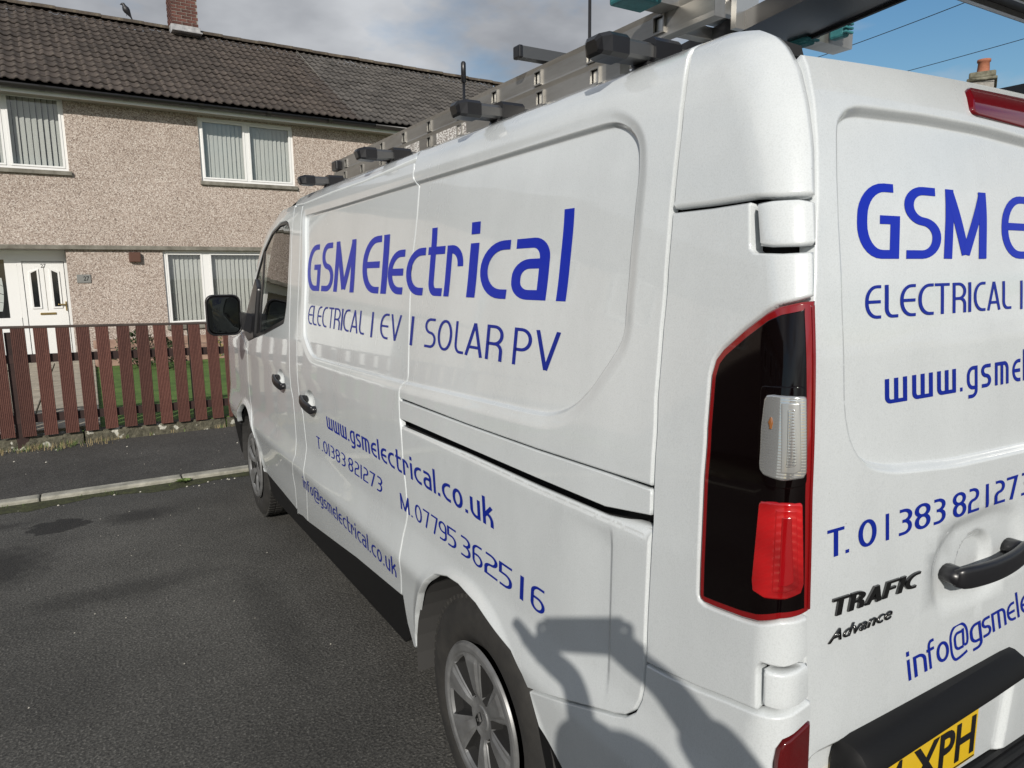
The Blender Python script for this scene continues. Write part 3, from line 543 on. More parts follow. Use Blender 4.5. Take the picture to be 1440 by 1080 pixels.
def lettering(name, s, quad, S, material, parent, t=.115, track=.10, space=.30, anchors=None, lift=.0007, slant=0, sub=None, yclamp=True, thick=0):
    """quad: TL, BL, BR, TR in skin coordinates"""
    rib, ext, W = text_run(s, t, track, space); TL, BL, BR, TR = [a2(q) for q in quad]
    if anchors is not None:
        ax = []; ay = []
        for (a, b), k in zip(ext, range(len(ext))):
            if 2*k+1 < len(anchors): ax += [a, b]; ay += [anchors[2*k], anchors[2*k+1]]
        ax = np.array(ax); ay = np.array(ay); sl = (ay[-1]-ay[0])/(ax[-1]-ax[0])
        umid = lambda x: np.where(x > ax[-1], ay[-1]+(x-ax[-1])*sl, np.where(x < ax[0], ay[0]+(x-ax[0])*sl, np.interp(x, ax, ay)))
    V = []; F = []; k0 = 0; cur = 0
    for i, (L, R, gi) in enumerate(rib):
        if gi != cur: mesh_obj(name, np.vstack(V), F, material, parent); V = []; F = []; k0 = 0; cur = gi
        pts = np.vstack([L, R]); x, y = pts[:, 0], pts[:, 1]; yc = np.clip(y, -.32, 1.0) if yclamp else y
        x = x+slant*yc
        if anchors is not None:
            um = umid(x); f0 = (um-(TL[0]+BL[0])/2)/(((TR+BR)/2-(TL+BL)/2)[0]); 
        else: f0 = x/W
        bot = BL+(BR-BL)*f0[:, None]; top = TL+(TR-TL)*f0[:, None]
        uv = bot+(top-bot)*yc[:, None]
        if anchors is not None:
            uv[:, 0] = um+(yc-.5)*((TL-BL)[0]*(1-f0)+(TR-BR)[0]*f0)
        P = S(uv[:, 0].copy(), uv[:, 1].copy(), lift+.00012*(i % 6)); n = len(L)
        V.append(P); F += [(k0+j, k0+j+1, k0+n+j+1, k0+n+j) for j in range(n-1)]; k0 += 2*n
        if thick:
            P2 = S(uv[:, 0].copy(), uv[:, 1].copy(), .0002); V.append(P2); a = k0-2*n; b = k0
            F += [(a+j, a+j+1, b+j+1, b+j) for j in range(n-1)]+[(a+n+j, a+n+j+1, b+n+j+1, b+n+j) for j in range(n-1)]
            F += [(a, a+n, b+n, b), (a+n-1, a+2*n-1, b+2*n-1, b+n-1)]; k0 += 2*n
    V = np.vstack(V)
    o = mesh_obj(name, V, F, material, parent)
    return o
# ------------------------------------------------------------------ the van
van = empty('panel_van'); tag(van, 'white electrician\'s panel van with blue lettering parked nose to the kerb', 'van')
T['recess'] = [(min(p[0], 2.612), p[1]) for p in T['recess']]
SM = inset(rounded(T['recess'] if area2(a2(T['recess'])) > 0 else T['recess'][::-1], .02, 3), 0)
REC = resample(SM, .01)
def f_recess(pts):
    d = sdist(pts, REC)          # <0 inside the flat
    return -.0105*(1-sstep(d/.010))-.0060*(1-sstep((d-.004)/.036))
def f_belt(pts):                  # shoulder crease fading out towards the wheel arch and front door
    u, v = pts[:, 0], pts[:, 1]
    return .004*np.exp(-((v-.655)/.05)**2)*sstep((u-.2)/.5)
cr = a2(T['crease'])
def f_fold(pts):
    u, v = pts[:, 0], pts[:, 1]; uc = float(cr[:, 0].mean()); return -.0055*sstep((u-uc)/.014)*(1-sstep((u-uc-.015)/.16))*sstep((v-.72)/.15)*(1-sstep((v-1.05)/.05))
def f_lip(pts):                   # pressed lip under the sliding door rail
    b = a2(T['slit_bot'])[1:-1]; vb = np.interp(pts[:, 0], b[::-1, 0], b[::-1, 1]); d = vb-pts[:, 1]
    return -.010*(1-sstep(d/.010))-.003*(1-sstep((d-.012)/.008))
def f_arch(cy, cz, r, top=99):
    def f(pts):
        d = np.hypot(pts[:, 0]-cy, (pts[:, 1]-cz))-r
        return .010*(1-sstep(d/.055))
    return f
def f_scoop(cu, cv, ru, rv, dep):
    def f(pts): q = np.hypot((pts[:, 0]-cu)/ru, (pts[:, 1]-cv)/rv); return -dep*(1-sstep((q-.55)/.45))
    return f
def scoop_pts(cu, cv, ru, rv, n=11):
    return np.array([(cu+ru*1.1*i/n, cv+rv*1.1*j/n) for i in range(-n, n+1) for j in range(-n, n+1)])
hs = a2(T['handleS']); hsu, hsv = hs[:, 0].mean(), hs[:, 1].mean()
hf = a2(T['handleF']); hfu, hfv = 3.02, 1.035
hsu, hsv = 2.47, .995
arch = a2(T['arch'])
fA = f_arch(.94, .345, .375)
sideS = Skin(skin, [f_recess, f_belt, f_scoop(hsu, hsv+.012, .085, .055, .028)])
quadS = Skin(skin, [f_recess, f_belt])
lowS = Skin(skin, [f_belt, f_fold, f_lip, fA])
plainS = Skin(skin, [f_belt]); bumpS = Skin(skin, [fA]); cornerS = Skin(skin)
frontS = Skin(skin, [f_belt, f_scoop(hfu, hfv+.01, .08, .05, .026), f_arch(4.07, .34, .40)])
for s_ in (sideS, quadS, lowS, plainS, bumpS, cornerS, frontS): s_.sgn = 1
# orientation of the analytic normal: must look outwards (-x on the flank)
if cornerS.nrm0(np.array([1.5]), np.array([1.0]))[0, 0] > 0:
    for s_ in (sideS, quadS, lowS, plainS, bumpS, cornerS, frontS): s_.sgn = -1
rr_rec = rings(REC, [-.012, -.004, 0, .0025, .005, .008, .011, .014, .018, .023, .028, .034, .040, .044], .008)
def arch_rings(cy, cz, r): return [np.array([(cy+(r+o)*math.cos(a), cz+(r+o)*math.sin(a)) for a in np.arange(-.1, math.pi+.1, .03)]) for o in (0, .01, .02, .03, .04, .055)]
TT = {k: [tuple(p) for p in v] for k, v in T.items() if hasattr(v[0], '__len__')}
sr = TT['slide_rear']
# the sliding door
slide = TT['slide_top'][::-1]+TT['slide_front'][1:]+[(1.9148, .4643)]+sr[::-1][:-1]
belt = [np.array([(u, v) for u in np.arange(.25, 4.2, .05) for v in (.60, .625, .64, .655, .67, .69, .72, .76)])]
sd = patch('sliding_door', slide, sideS, PAINT, van, extra=rr_rec+belt+[scoop_pts(hsu, hsv+.012, .085, .055)])
pil = patch('door_pillar', TT['doorF_rear']+[(2.80, .365)]+TT['slide_front'][::-1], plainS, PAINT, van, extra=belt)
rail_strip = [(1.2918, 1.9361)]+[(p[0], p[1]) for p in TT['slide_top'][::-1][1:]]+[(2.823, 1.917), (2.823, 1.9845), (1.2918+.02, 1.9845)]
patch('roof_side_rail', rail_strip, plainS, PAINT, van)
cs = TT['colseam']; cs[0] = (.035, 1.9845)
upq = sr[:sr.index((1.4086, 1.1708))] if (1.4086, 1.1708) in sr else sr[:15]
upq = [p for p in sr if p[1] > 1.1795]
upper = [(1.275, 1.9845)]+upq+[(1.4100, 1.1790)]+[p for p in TT['lineA']][1:-1]+[(.2340, 1.1945)]+[p for p in cs if p[1] > 1.2][::-1]
patch('rear_quarter_panel', upper, quadS, PAINT, van, extra=rr_rec, h=.035, seg=.01)
la = TT['lineA']; st = TT['slit_top']; sb = TT['slit_bot']
strip = [(1.4086, 1.1760)]+la[1:-1]+[(.2335, 1.1915)]+[(.2315, 1.143)]+st[::-1][1:-1]+[(1.4000, 1.1150)]
patch('rail_cover', strip, plainS, PAINT, van, er=.002)
lowq = [(1.389, 1.098), (1.376, 1.1015)]+sb[2:-3]+[(.2325, 1.1240)]+[(.2346, .9559), (.2344, .8668)]+TT['qlow_bottom'][1:-1]+TT['arch']+[(1.3492, .3437)]+[(1.40, .325), (1.425, .41), (1.4225, .5105)]+[p for p in sr if p[1] < 1.09][::-1]
lipx = [np.array([(u, np.interp(u, a2(sb)[::-1, 0], a2(sb)[::-1, 1])-d) for u in np.arange(.24, 1.39, .012) for d in (.004, .008, .011, .013, .016, .020)])]
foldx = [np.array([(float(cr[:, 0].mean())+d, v) for v in np.arange(.7, 1.12, .02) for d in (0, .003, .006, .009, .012, .015, .03, .06, .1, .14, .18)])]
patch('lower_quarter_panel', lowq, lowS, PAINT, van, extra=belt+lipx+foldx+arch_rings(.94, .345, .375), h=.03, seg=.010, rim=.022)
# sill and front door, wing
front = TT['doorF_front']
win = TT['window']
winr = rounded(win[:9]+win[9:], .012, 3)
fd = [(2.825, 1.925), (3.3, 1.93), (3.52, 1.865), (3.72, 1.765), (3.95, 1.60), (4.16, 1.36), (4.17, 1.20), (4.0, 1.15), (3.93, 1.1), (3.9446, .9507), (3.9189, .796), (3.78, .65), (3.70, .50), (3.66, .392)]+[(3.2303, .3799), (2.9, .365)]+TT['doorF_rear'][::-1]
# keep below the roof line
fd = [(u, min(v, float(zroof(u+.2))-.02)) for u, v in fd]
wh = [(2.885, 1.79), (2.93, 1.833), (3.0, 1.85), (3.15, 1.85), (3.38, 1.808), (3.62, 1.71), (3.82, 1.58), (3.98, 1.42), (4.06, 1.30), (4.0, 1.215), (3.9, 1.18), (3.45, 1.243), (3.05, 1.318), (2.97, 1.335), (2.93, 1.42), (2.915, 1.6)]
fdo = patch('front_door', fd, frontS, PAINT, van, extra=belt+[scoop_pts(hfu, hfv+.01, .08, .05)], hole=[rounded(wh, .02, 3)], h=.045)
glassS = Skin(skin, off=-.010); glassS.sgn = cornerS.sgn
gl = patch('side_window', [(2.87, 1.80), (2.93, 1.85), (3.1, 1.865), (3.38, 1.825), (3.62, 1.73), (3.82, 1.60), (3.99, 1.44), (4.08, 1.29), (4.0, 1.20), (3.9, 1.165), (3.45, 1.228), (2.93, 1.32)], glassS, VGLASS, fdo, rim=.003, er=.0005)
trimS = Skin(skin, off=-.004); trimS.sgn = cornerS.sgn
whr = rounded(wh, .02, 3); whr = whr if area2(a2(whr)) > 0 else whr[::-1]
patch('window_seal', inset(a2(whr), .001), trimS, BLACKS, fdo, hole=[inset(a2(whr), .022)], rim=.006, er=.002)
patch('quarter_light_divider', [(3.62, 1.21), (3.60, 1.70), (3.655, 1.69), (3.68, 1.20)], Skin(skin, off=-.006), BLACKS, fdo, rim=.008) if False else None
dvS = Skin(skin, off=-.006); dvS.sgn = cornerS.sgn
patch('window_divider', [(3.58, 1.23), (3.56, 1.73), (3.60, 1.715), (3.63, 1.225)], dvS, BLACKS, fdo, rim=.008)
wing = [(3.66, .392), (3.70, .50), (3.78, .65), (3.9189, .796), (3.9446, .9507), (3.935, 1.10), (4.0, 1.15), (4.17, 1.20), (4.30, 1.30), (4.45, 1.25), (4.65, 1.20), (4.85, 1.13), (5.0, 1.03), (5.06, .95), (5.06, .60), (4.48, .57)]
wing += [(4.07+.40*math.cos(a), .34+.40*math.sin(a)) for a in np.arange(.62, math.pi-.02, .12)]
patch('front_wing', wing, frontS, PAINT, van, rim=.03, extra=arch_rings(4.07, .34, .40))
for nm, ol in (('front_bumper_trim', [(4.44, .555), (5.05, .59), (5.05, .28), (4.52, .28)]), ('side_sill', [(1.43, .505), (1.9148, .4600), (2.6724, .378), (2.9, .360), (3.2303, .375), (3.66, .388), (3.69, .28), (3.60, .235), (1.50, .29), (1.41, .36)]),):
    ss = Skin(skin, off=-.006); ss.sgn = cornerS.sgn; patch(nm, ol, ss, BLACKP, van, rim=.06)
# rear corner: cap, lamp pillar, bumper corner
UR = -.088
def ue(v): return np.interp(v, [.3, .6, .88, .95, 1.07, 1.3, 1.52, 1.62, 1.67, 1.75, 1.88, 1.93, 1.96, 1.975, 1.9845], [-.13, -.128, -.117, -.105, -.090, -.073, -.0575, -.0560, -.0575, -.0600, -.0560, -.050, -.040, -.025, .0])
def ED(v0, v1, d=0.0):
    n = max(2, int(abs(v1-v0)/.02)); return [(float(ue(v))+d, float(v)) for v in np.linspace(v0, v1, n)]
cap = ED(1.9845, 1.6765)+[(-.0247, 1.6755), (.0133, 1.6770), (.0942, 1.6748), (.1855, 1.6745)]+[p for p in cs if p[1] > 1.68][::-1]
patch('upper_corner_cap', cap, cornerS, PAINT, van, h=.022, seg=.008, er=.006, gap=.0015)
lampo = TT['lamp'][:]; lampo = ED(1.072, 1.5265)+[(-.040, 1.5245)]+lampo[2:-2]+[(-.040, 1.0640)]
colb = [(float(ue(.998)), .998), (-.08, .993), (-.05, .987), (-.018, .988), (-.0125, .975), (-.016, .9115), (.0455, .9000), (.1074, .8861), (.1723, .8752), (.2335, .8680)]
colm = ED(1.530, 1.5975)+[(-.0212, 1.5955), (.018, 1.5975), (.0225, 1.603), (.0145, 1.6740), (.0942, 1.6712), (.1874, 1.6708)]+[p for p in cs if p[1] < 1.66]+colb[::-1][1:]+ED(1.0, 1.067)+[q for q in lampo[::-1] if q not in ED(1.072, 1.5265)]
patch('lamp_pillar', colm, cornerS, PAINT, van, h=.022, seg=.008, er=.0045, rim=.03)
bt = TT['bumper_top']
bumper = [(.6173, .6105), (.5646+.02, .535), (.50, .47), (.38, .42), (.2, .39), (UR, .39), (UR, .928), (-.0749, .9190), (-.0458, .9125), (-.0147, .9105)]+bt[:4][::-1]+TT['qlow_bottom'][1:]
rf = [(-.118, .888), (-.058, .868), (-.050, .855), (-.047, .835), (-.047, .62), (-.128, .62)]
bumper = [p for p in bumper if p != (UR, .928)]
bumper = [(.6173, .6105), (.585, .535), (.50, .47), (.38, .42), (.2, .39), (-.128, .39), (-.128, .615), (-.046, .615), (-.0445, .835), (-.048, .858), (-.057, .8715), (-.1165, .8915), (-.112, .925), (-.0749, .9180), (-.0458, .9125), (-.0147, .9105)]+bt[:4][::-1]+TT['qlow_bottom'][1:-1]
patch('rear_bumper_corner', bumper, bumpS, PAINT, van, h=.025, seg=.009, extra=arch_rings(.94, .345, .375), rim=.03)
lt = Skin(skin, off=-.008); lt.sgn = cornerS.sgn
patch('lower_bumper_trim', [(.62, .60), (.585, .528), (.50, .463), (.38, .413), (.2, .383), (-.128, .383), (-.128, .24), (.55, .24), (.60, .40)], lt, BLACKP, van, rim=.05)
refS = Skin(skin, off=-.002); refS.sgn = cornerS.sgn
patch('bumper_reflector', rf, refS, mat('dark_red_reflector', (.085, .003, .004), .08, coat=1), van, rim=.02)
# hinge blocks stand proud of the pillar
def hinge(name, ol, bulge, cu, cv, ru, rv):
    f = lambda pts: bulge*np.clip(1-np.maximum(np.abs(pts[:, 0]-cu)/ru, 0)**4, 0, 1)*np.clip(1-(np.abs(pts[:, 1]-cv)/rv)**6, 0, 1)
    h_ = Skin(skin, [f], off=-.003); h_.sgn = cornerS.sgn
    return patch(name, ol, h_, PAINT, van, h=.008, seg=.006, er=.006, rim=.035, gap=.001)
hinge('door_hinge', [(.0075, 1.6695), (.0105, 1.603), (-.01, 1.599), (-.040, 1.599), (-.059, 1.603), (-.0575, 1.667), (-.04, 1.6735), (-.015, 1.6735)], .006, -.024, 1.636, .040, .042)
hinge('door_hinge', [(-.0165, .982), (-.0195, .921), (-.05, .9175), (-.09, .9245), (-.106, .930), (-.101, .988), (-.09, .989), (-.05, .9815)], .004, -.065, .952, .055, .036)
# tail lamp
lamp_o = lampo
lS = Skin(skin, off=.0005); lS.sgn = cornerS.sgn
tl = patch('tail_lamp', lamp_o, lS, LREDD, van, h=.02, seg=.007, er=.004, rim=.02, gap=.0012)
lo = a2(lamp_o); lo = lo if area2(lo) > 0 else lo[::-1]; lo = resample(lo, .01)
innr = inset(lo, .0105); innr[:, 0] = np.maximum(innr[:, 0], ue(innr[:, 1])+.012)
def onlamp(off): s_ = Skin(skin, off=off); s_.sgn = cornerS.sgn; return s_
patch('smoked_lens', clean(innr, .004), onlamp(.0028), LBLACK, tl, h=.02, seg=.007, er=.0015, rim=.004)
patch('red_edge_strip', ED(1.076, 1.521, .0005)+ED(1.521, 1.076, .0095), onlamp(.0035), mat('red_lens_strip', (.17, .003, .004), .08, coat=1), tl, er=.001, rim=.003)
cl = [(.0049, 1.384), (.000, 1.392), (-.010, 1.3945), (-.0505, 1.3945), (-.0545, 1.389), (-.0625, 1.283), (-.058, 1.2735), (-.028, 1.2675), (0, 1.2715), (.0085, 1.279), (.0107, 1.29), (.0100, 1.34)]
bz = patch('lamp_bezel', rounded([(.0135, 1.405), (-.0530, 1.409), (-.0655, 1.262), (-.028, 1.254), (.0165, 1.262)], .012), onlamp(.0040), LBLACK, tl, h=.01, seg=.006, er=.003, rim=.004)
rcl = patch('reversing_lens', rounded(cl, .003), onlamp(.0070), LCLR, tl, h=.01, seg=.005, er=.004, rim=.005)
cl_ = rounded(cl, .003); cl_ = cl_ if area2(cl_) > 0 else cl_[::-1]
patch('lens_rib', rounded([(-.018, 1.384), (-.047, 1.386), (-.0545, 1.286), (-.045, 1.279), (-.022, 1.278)], .006), onlamp(.0083), LCLR2, tl, h=.01, seg=.005, er=.003, rim=.003)
patch('lens_rib', rounded([(-.026, 1.376), (-.041, 1.378), (-.048, 1.294), (-.042, 1.288), (-.028, 1.287)], .005), onlamp(.0094), LCLR, tl, h=.01, seg=.005, er=.003, rim=.003)
patch('bulb', [(-.004, 1.352), (-.008, 1.362), (-.014, 1.362), (-.016, 1.352), (-.014, 1.340), (-.008, 1.340)], onlamp(.0098), AMBER, tl, er=.002, rim=.004, seg=.003, h=.003)
rd = [(.0059, 1.232), (.001, 1.238), (-.02, 1.2415), (-.0565, 1.243), (-.0615, 1.238), (-.0725, 1.12), (-.068, 1.105), (-.0451, 1.0955), (-.0151, 1.0920), (.006, 1.0975), (.0098, 1.115)]
rdl = patch('brake_lens', rounded(rd, .003), onlamp(.0058), LRED, tl, h=.01, seg=.005, er=.004, rim=.005)
patch('lens_rib', rounded([(-.020, 1.232), (-.053, 1.234), (-.063, 1.116), (-.045, 1.106), (-.022, 1.104)], .006), onlamp(.0073), LRED, tl, h=.01, seg=.005, er=.003, rim=.003)
patch('lens_rib', rounded([(-.028, 1.222), (-.047, 1.224), (-.056, 1.124), (-.045, 1.116), (-.030, 1.114)], .005), onlamp(.0086), mat('glossy_red_lens', (.26, .003, .005), .10, coat=1), tl, h=.01, seg=.005, er=.003, rim=.003)
# rear doors
dr = [(x, z) for x, z in TT['door_recess']]
dr = [p for p in dr if p[0] < -.25]+[(-.10, 1.8005), (-.055, 1.785), (-.045, 1.74), (-.035, 1.30), (-.05, 1.262), (-.09, 1.245), (-.18, 1.238)]
order = sorted(range(len(dr)), key=lambda i: math.atan2(dr[i][1]-1.52, dr[i][0]+.43)); dr = [dr[i] for i in order]
DR = resample(rounded(dr, .03, 3), .01); DR = DR if area2(DR) > 0 else DR[::-1]
def f_drec(pts): d = sdist(pts, DR); return -.017*(1-sstep(d/.013))
hc = (-.385, 1.040)
dent = resample(rounded([(-.545, 1.072), (-.50, 1.118), (-.36, 1.128), (-.285, 1.11), (-.255, 1.03), (-.385, .975), (-.535, .992)], .03, 3), .01); dent = dent if area2(dent) > 0 else dent[::-1]
def f_dent(pts): d = sdist(pts, dent); return -.008*(1-sstep((d+.010)/.034))-.014*(1-sstep((np.hypot((pts[:, 0]+.41)/.062, (pts[:, 1]-1.045)/.058)-.62)/.38))
plr = resample(rounded([(-.84, .60), (-.84, .80), (-.28, .80), (-.235, .76), (-.26, .60)], .02, 3), .012); plr = plr if area2(plr) > 0 else plr[::-1]
def f_plr(pts): d = sdist(pts, plr); return -.012*(1-sstep(d/.018))
doorS = Skin(rear_skin, [f_drec, f_dent, f_plr]); doorS.sgn = 1
if doorS.nrm0(np.array([-.4]), np.array([1.0]))[0, 1] > 0: doorS.sgn = -1
def xl(v): return float(skin(ue(v), v)[0])+.004
vs = np.arange(.62, 1.905, .03)
topz = lambda x: 1.9235-.022*(x/.8)**2
ld = [(xl(v), v) for v in vs]+[(x, topz(x)) for x in np.linspace(xl(1.90), -.003, 30)]+[(-.003, .60)]+[(-.3, .60), (xl(.6), .60)]
er_ = rings(DR, [-.003, 0, .003, .006, .009, .012, .016, .019], .008)+rings(dent, [-.006, 0, .006, .012, .018], .008)+rings(plr, [0, .006, .012, .018], .01)+[scoop_pts(-.41, 1.045, .06, .056)]
rdoor = patch('rear_door', ld, doorS, PAINT, van, extra=er_, h=.035, seg=.012, er=.004, rim=.03)
mS = Skin(lambda u, v, off=0.0: rear_skin(u, v, off), [lambda pts: f_drec(pts*[-1, 1])]); mS.sgn = doorS.sgn
patch('rear_door', [(-x, z) for x, z in ld][::-1], mS, PAINT, van, h=.06, er=.004, rim=.03, extra=[r*[-1, 1] for r in rings(DR, [-.003, 0, .005, .010, .016, .02], .012)])
# roof
xs = np.linspace(-.742, .742, 25); yy = [.160, .19, .22, .26, .30, .36, .45, .6, .9, 1.3, 1.8, 2.3, 2.8, 3.05, 3.25, 3.45, 3.6, 3.75]
def rwid(y): return float(np.interp(y, [.16, .24, .34], [.765, .745, .738]))/.742
def zrf(x, y): b = np.interp(y, [.16, .22, .30, .45, .7, 3.0], [1.900, 1.914, 1.930, 1.955, 1.978, 1.985]); b = min(b, float(zroof(y))); return b+.028*(1-(abs(x)/.742)**2.2)*min(1, (y-.16)/.8)+.003*(1 if (abs(x) % .22) < .11 and .5 < y < 3 and abs(x) < .66 else 0)
mesh_obj('roof_panel', [(x*rwid(y), y, zrf(x, y)) for y in yy for x in xs], [(j*25+i, j*25+i+1, (j+1)*25+i+1, (j+1)*25+i) for j in range(len(yy)-1) for i in range(24)], PAINT, van, smooth=True)
# windscreen, bonnet, nose
wy = np.linspace(3.75, 4.5, 10)
mesh_obj('windscreen', [(x, y+.10*(1-(x/.74)**2), float(zroof(y))-.004+.012*(1-(x/.74)**2)) for y in wy for x in np.linspace(-.742, .742, 15)], [(j*15+i, j*15+i+1, (j+1)*15+i+1, (j+1)*15+i) for j in range(9) for i in range(14)], mat('dark_windscreen', (.01, .012, .012), .05, coat=1), van, smooth=True)
by = np.linspace(4.42, 5.12, 8)
mesh_obj('bonnet', [(x*(.80-.10*(j/7)**2), y+.10*(1-x*x), float(zroof(y))+.03*(1-x*x)-.005) for j, y in enumerate(by) for x in np.linspace(-1, 1, 15)], [(j*15+i, j*15+i+1, (j+1)*15+i+1, (j+1)*15+i) for j in range(7) for i in range(14)], PAINT, van, smooth=True)
nz = [1.02, .95, .85, .75, .6, .45, .28]
mesh_obj('front_bumper', [(x*(.76+.06*min(1, j/2)), 5.13+.12*(1-x*x*x*x)+.03*math.sin(j/6*math.pi)-.06*(j == 6), z) for j, z in enumerate(nz) for x in np.linspace(-1, 1, 15)], [(j*15+i, j*15+i+1, (j+1)*15+i+1, (j+1)*15+i) for j in range(6) for i in range(14)], PAINT, van, smooth=True)
# far flank: plain mirrored skin
farS = Skin(skin, [f_recess, f_belt]); farS.sgn = cornerS.sgn
farol = [(UR, .30), (.52, .30), (.58, .55), (.70, .68), (.94, .72), (1.18, .66), (1.32, .50), (1.38, .30), (3.66, .30), (3.72, .55), (3.85, .68), (4.07, .735), (4.3, .68), (4.44, .55), (4.5, .34), (5.06, .55), (5.06, .95), (4.85, 1.12), (4.45, 1.24), (4.2, 1.34), (3.95, 1.58), (3.72, 1.75), (3.5, 1.86), (3.3, 1.93), (2.8, 1.984), (UR, 1.984)]
farol = [(u, min(v, float(zroof(u+.2))-.003) if u > 2.9 else v) for u, v in farol]
patch('far_side_panel', farol, farS, PAINT, van, h=.06, extra=rr_rec, hole=[rounded(wh, .02, 3)], mirror=True)
patch('side_window', [(2.87, 1.80), (2.93, 1.85), (3.1, 1.865), (3.38, 1.825), (3.62, 1.73), (3.82, 1.60), (3.99, 1.44), (4.08, 1.29), (4.0, 1.20), (3.9, 1.165), (3.45, 1.228), (2.93, 1.32)], glassS, VGLASS, van, rim=.003, er=.0005, mirror=True)
# dark inner shell seen through the gaps
inS = Skin(skin, off=-.040); inS.sgn = cornerS.sgn
shell = [(UR, .42), (.50, .42), (.545, .55), (.66, .70), (.80, .76), (.94, .78), (1.08, .765), (1.24, .69), (1.37, .54), (1.40, .44), (2.86, .38), (3.6, .42), (3.62, 1.1), (2.9, 1.1), (2.86, 1.972), (.0, 1.972), (UR, 1.94)]
patch('inner_shell', shell, inS, DARK, van, h=.08, seg=.04, rim=.004)
b = MB(); b.box(-.84, .84, .10, 5.0, .26, .34); b.box(-.80, .80, 2.70, 2.74, .3, 1.90); b.box(-.78, .78, .085, .10, .3, 1.20); b.box(-.70, .70, .20, .21, 1.2, 1.84); b.build('underfloor', DARK, van)
b = MB(); b.box(-.80, .80, 2.76, 4.5, .55, .60); b.box(-.76, .76, 3.95, 4.35, .6, 1.10, b=.05)
for sx in (-.42, .42): b.box(sx-.24, sx+.24, 2.85, 3.40, .6, .95, b=.06); b.box(sx-.24, sx+.24, 2.82, 2.98, .9, 1.48, b=.06); b.box(sx-.13, sx+.13, 2.84, 2.95, 1.48, 1.68, b=.04)
b.build('cab_interior', CABIN, van)
# wheel arch liners
def liner(cy, cz, r, x0):
    n = 22; V = []; F = []
    for k in range(n+1):
        a = -.15+(math.pi+.3)*k/n
        for x in (x0, x0+.10, x0+.34): V.append((x, cy+r*math.cos(a), cz+r*math.sin(a)))
    for k in range(n):
        for j in (0, 1): F.append((k*3+j, k*3+j+1, k*3+j+4, k*3+j+3))
    c = len(V); V += [(x0+.34, cy, cz)]; F += [(k*3+2, c, (k+1)*3+2) for k in range(n)]
    return mesh_obj('wheel_arch_liner', V, F, mat('grey_arch_liner', (.04, .039, .038), .9) if 'grey_arch_liner' not in bpy.data.materials else bpy.data.materials['grey_arch_liner'], van, smooth=False)
liner(.985, .34, .405, -.935); liner(4.12, .34, .415, -.915)
for cy in (.985, 4.12):
    l_ = liner(cy, .34, .40, -.90); l_.scale.x = -1
# rear bumper step and beam
b = MB(); b.box(-.86, .86, -.085, .06, .36, .60, b=.018)
for k in range(5): b.box(-.80, .80, -.075+k*.022, -.066+k*.022, .598, .604)
b.build('rear_step_bumper', BLACKP, van)

# ---- lettering on the flank and on the rear door
AL = dict(track=.10, space=.32)
L1 = Skin(skin, [f_recess, f_belt]); L1.sgn = cornerS.sgn
lettering('letter', 'GSM Electrical', T['t1'], L1, VINYL, van, t=.115, anchors=T['t1x'])
lettering('letter', 'ELECTRICAL | EV | SOLAR PV', T['t2'], L1, VINYL2, van, t=.085, anchors=T['t2x'])
L2 = Skin(skin, [f_belt]); L2.sgn = cornerS.sgn
L3 = Skin(skin, [f_belt, f_fold, fA]); L3.sgn = cornerS.sgn
lettering('letter', 'www.gsmelectrical.co.uk', T['t3'], L2, VINYL2, van, t=.12, track=.10)
lettering('letter', 'T.01383 821273', T['t4'], L2, VINYL2, van, t=.105, track=.12, space=.16)
lettering('letter', 'M.07795 362516', T['t5'], L3, VINYL2, van, t=.10, track=.11, space=.10, anchors=T['t5x'])
lettering('letter', 'info@gsmelectrical.co.uk', T['t6'], L2, VINYL2, van, t=.11, track=.11)
lettering('letter', 'GSM Electrical', T['r1'], doorS, VINYL, rdoor, t=.115, anchors=T['r1x'][:7]+[T['r1x'][6]+.091])
lettering('letter', 'ELECTRICAL | EV | SOLAR PV', T['r2'], doorS, VINYL2, rdoor, t=.095, anchors=T['r2x'])
lettering('letter', 'www.gsmelectrical.co.uk', T['r3'], doorS, VINYL2, rdoor, t=.115, anchors=T['r3x'][:16])
lettering('letter', 'T.01383821273', T['r4'], doorS, VINYL2, rdoor, t=.12, anchors=T['r4x'])
lettering('letter', 'info@gsmelectrical.co.uk', T['r5'], doorS, VINYL2, rdoor, t=.10, anchors=T['r5x'][:18])
lettering('badge_letter', 'TRAFIC', [T['r6'][0], T['r6'][1], T['r6'][2], T['r6'][3]], doorS, CHROME, rdoor, t=.155, track=.05, slant=.14, lift=.0035, thick=1)
def font_text(name, s, mapf, material, parent, bold=0.0, shear=0.0, squeeze=1.0, thick=None):
    cu = bpy.data.curves.new(name, 'FONT'); cu.body = s; cu.offset = bold; cu.shear = shear; cu.resolution_u = 4
    o = bpy.data.objects.new(name, cu); C.objects.link(o); bpy.context.view_layer.update()
    me = bpy.data.meshes.new_from_object(o.evaluated_get(bpy.context.evaluated_depsgraph_get())); bpy.data.objects.remove(o)
    P = np.array([v.co[:] for v in me.vertices]); lo_, hi_ = P.min(0), P.max(0)
    q = mapf((P[:, 0]-lo_[0])/(hi_[0]-lo_[0]), P[:, 1], lo_, hi_)
    for v, c_ in zip(me.vertices, q): v.co = c_
    me.materials.clear(); me.materials.append(material); me.name = name
    o = link(bpy.data.objects.new(name, me), parent)
    if thick: m_ = o.modifiers.new('thick', 'SOLIDIFY'); m_.thickness = thick; m_.offset = 0
    return o
q7 = [a2(p) for p in T['r7']]
def adv(f, y, lo_, hi_):
    k = (y-0)/(.73); top = q7[0]+(q7[3]-q7[0])*f[:, None]; bot = q7[1]+(q7[2]-q7[1])*f[:, None]; uv = bot+(top-bot)*k[:, None]
    return doorS(uv[:, 0], uv[:, 1], .0022)
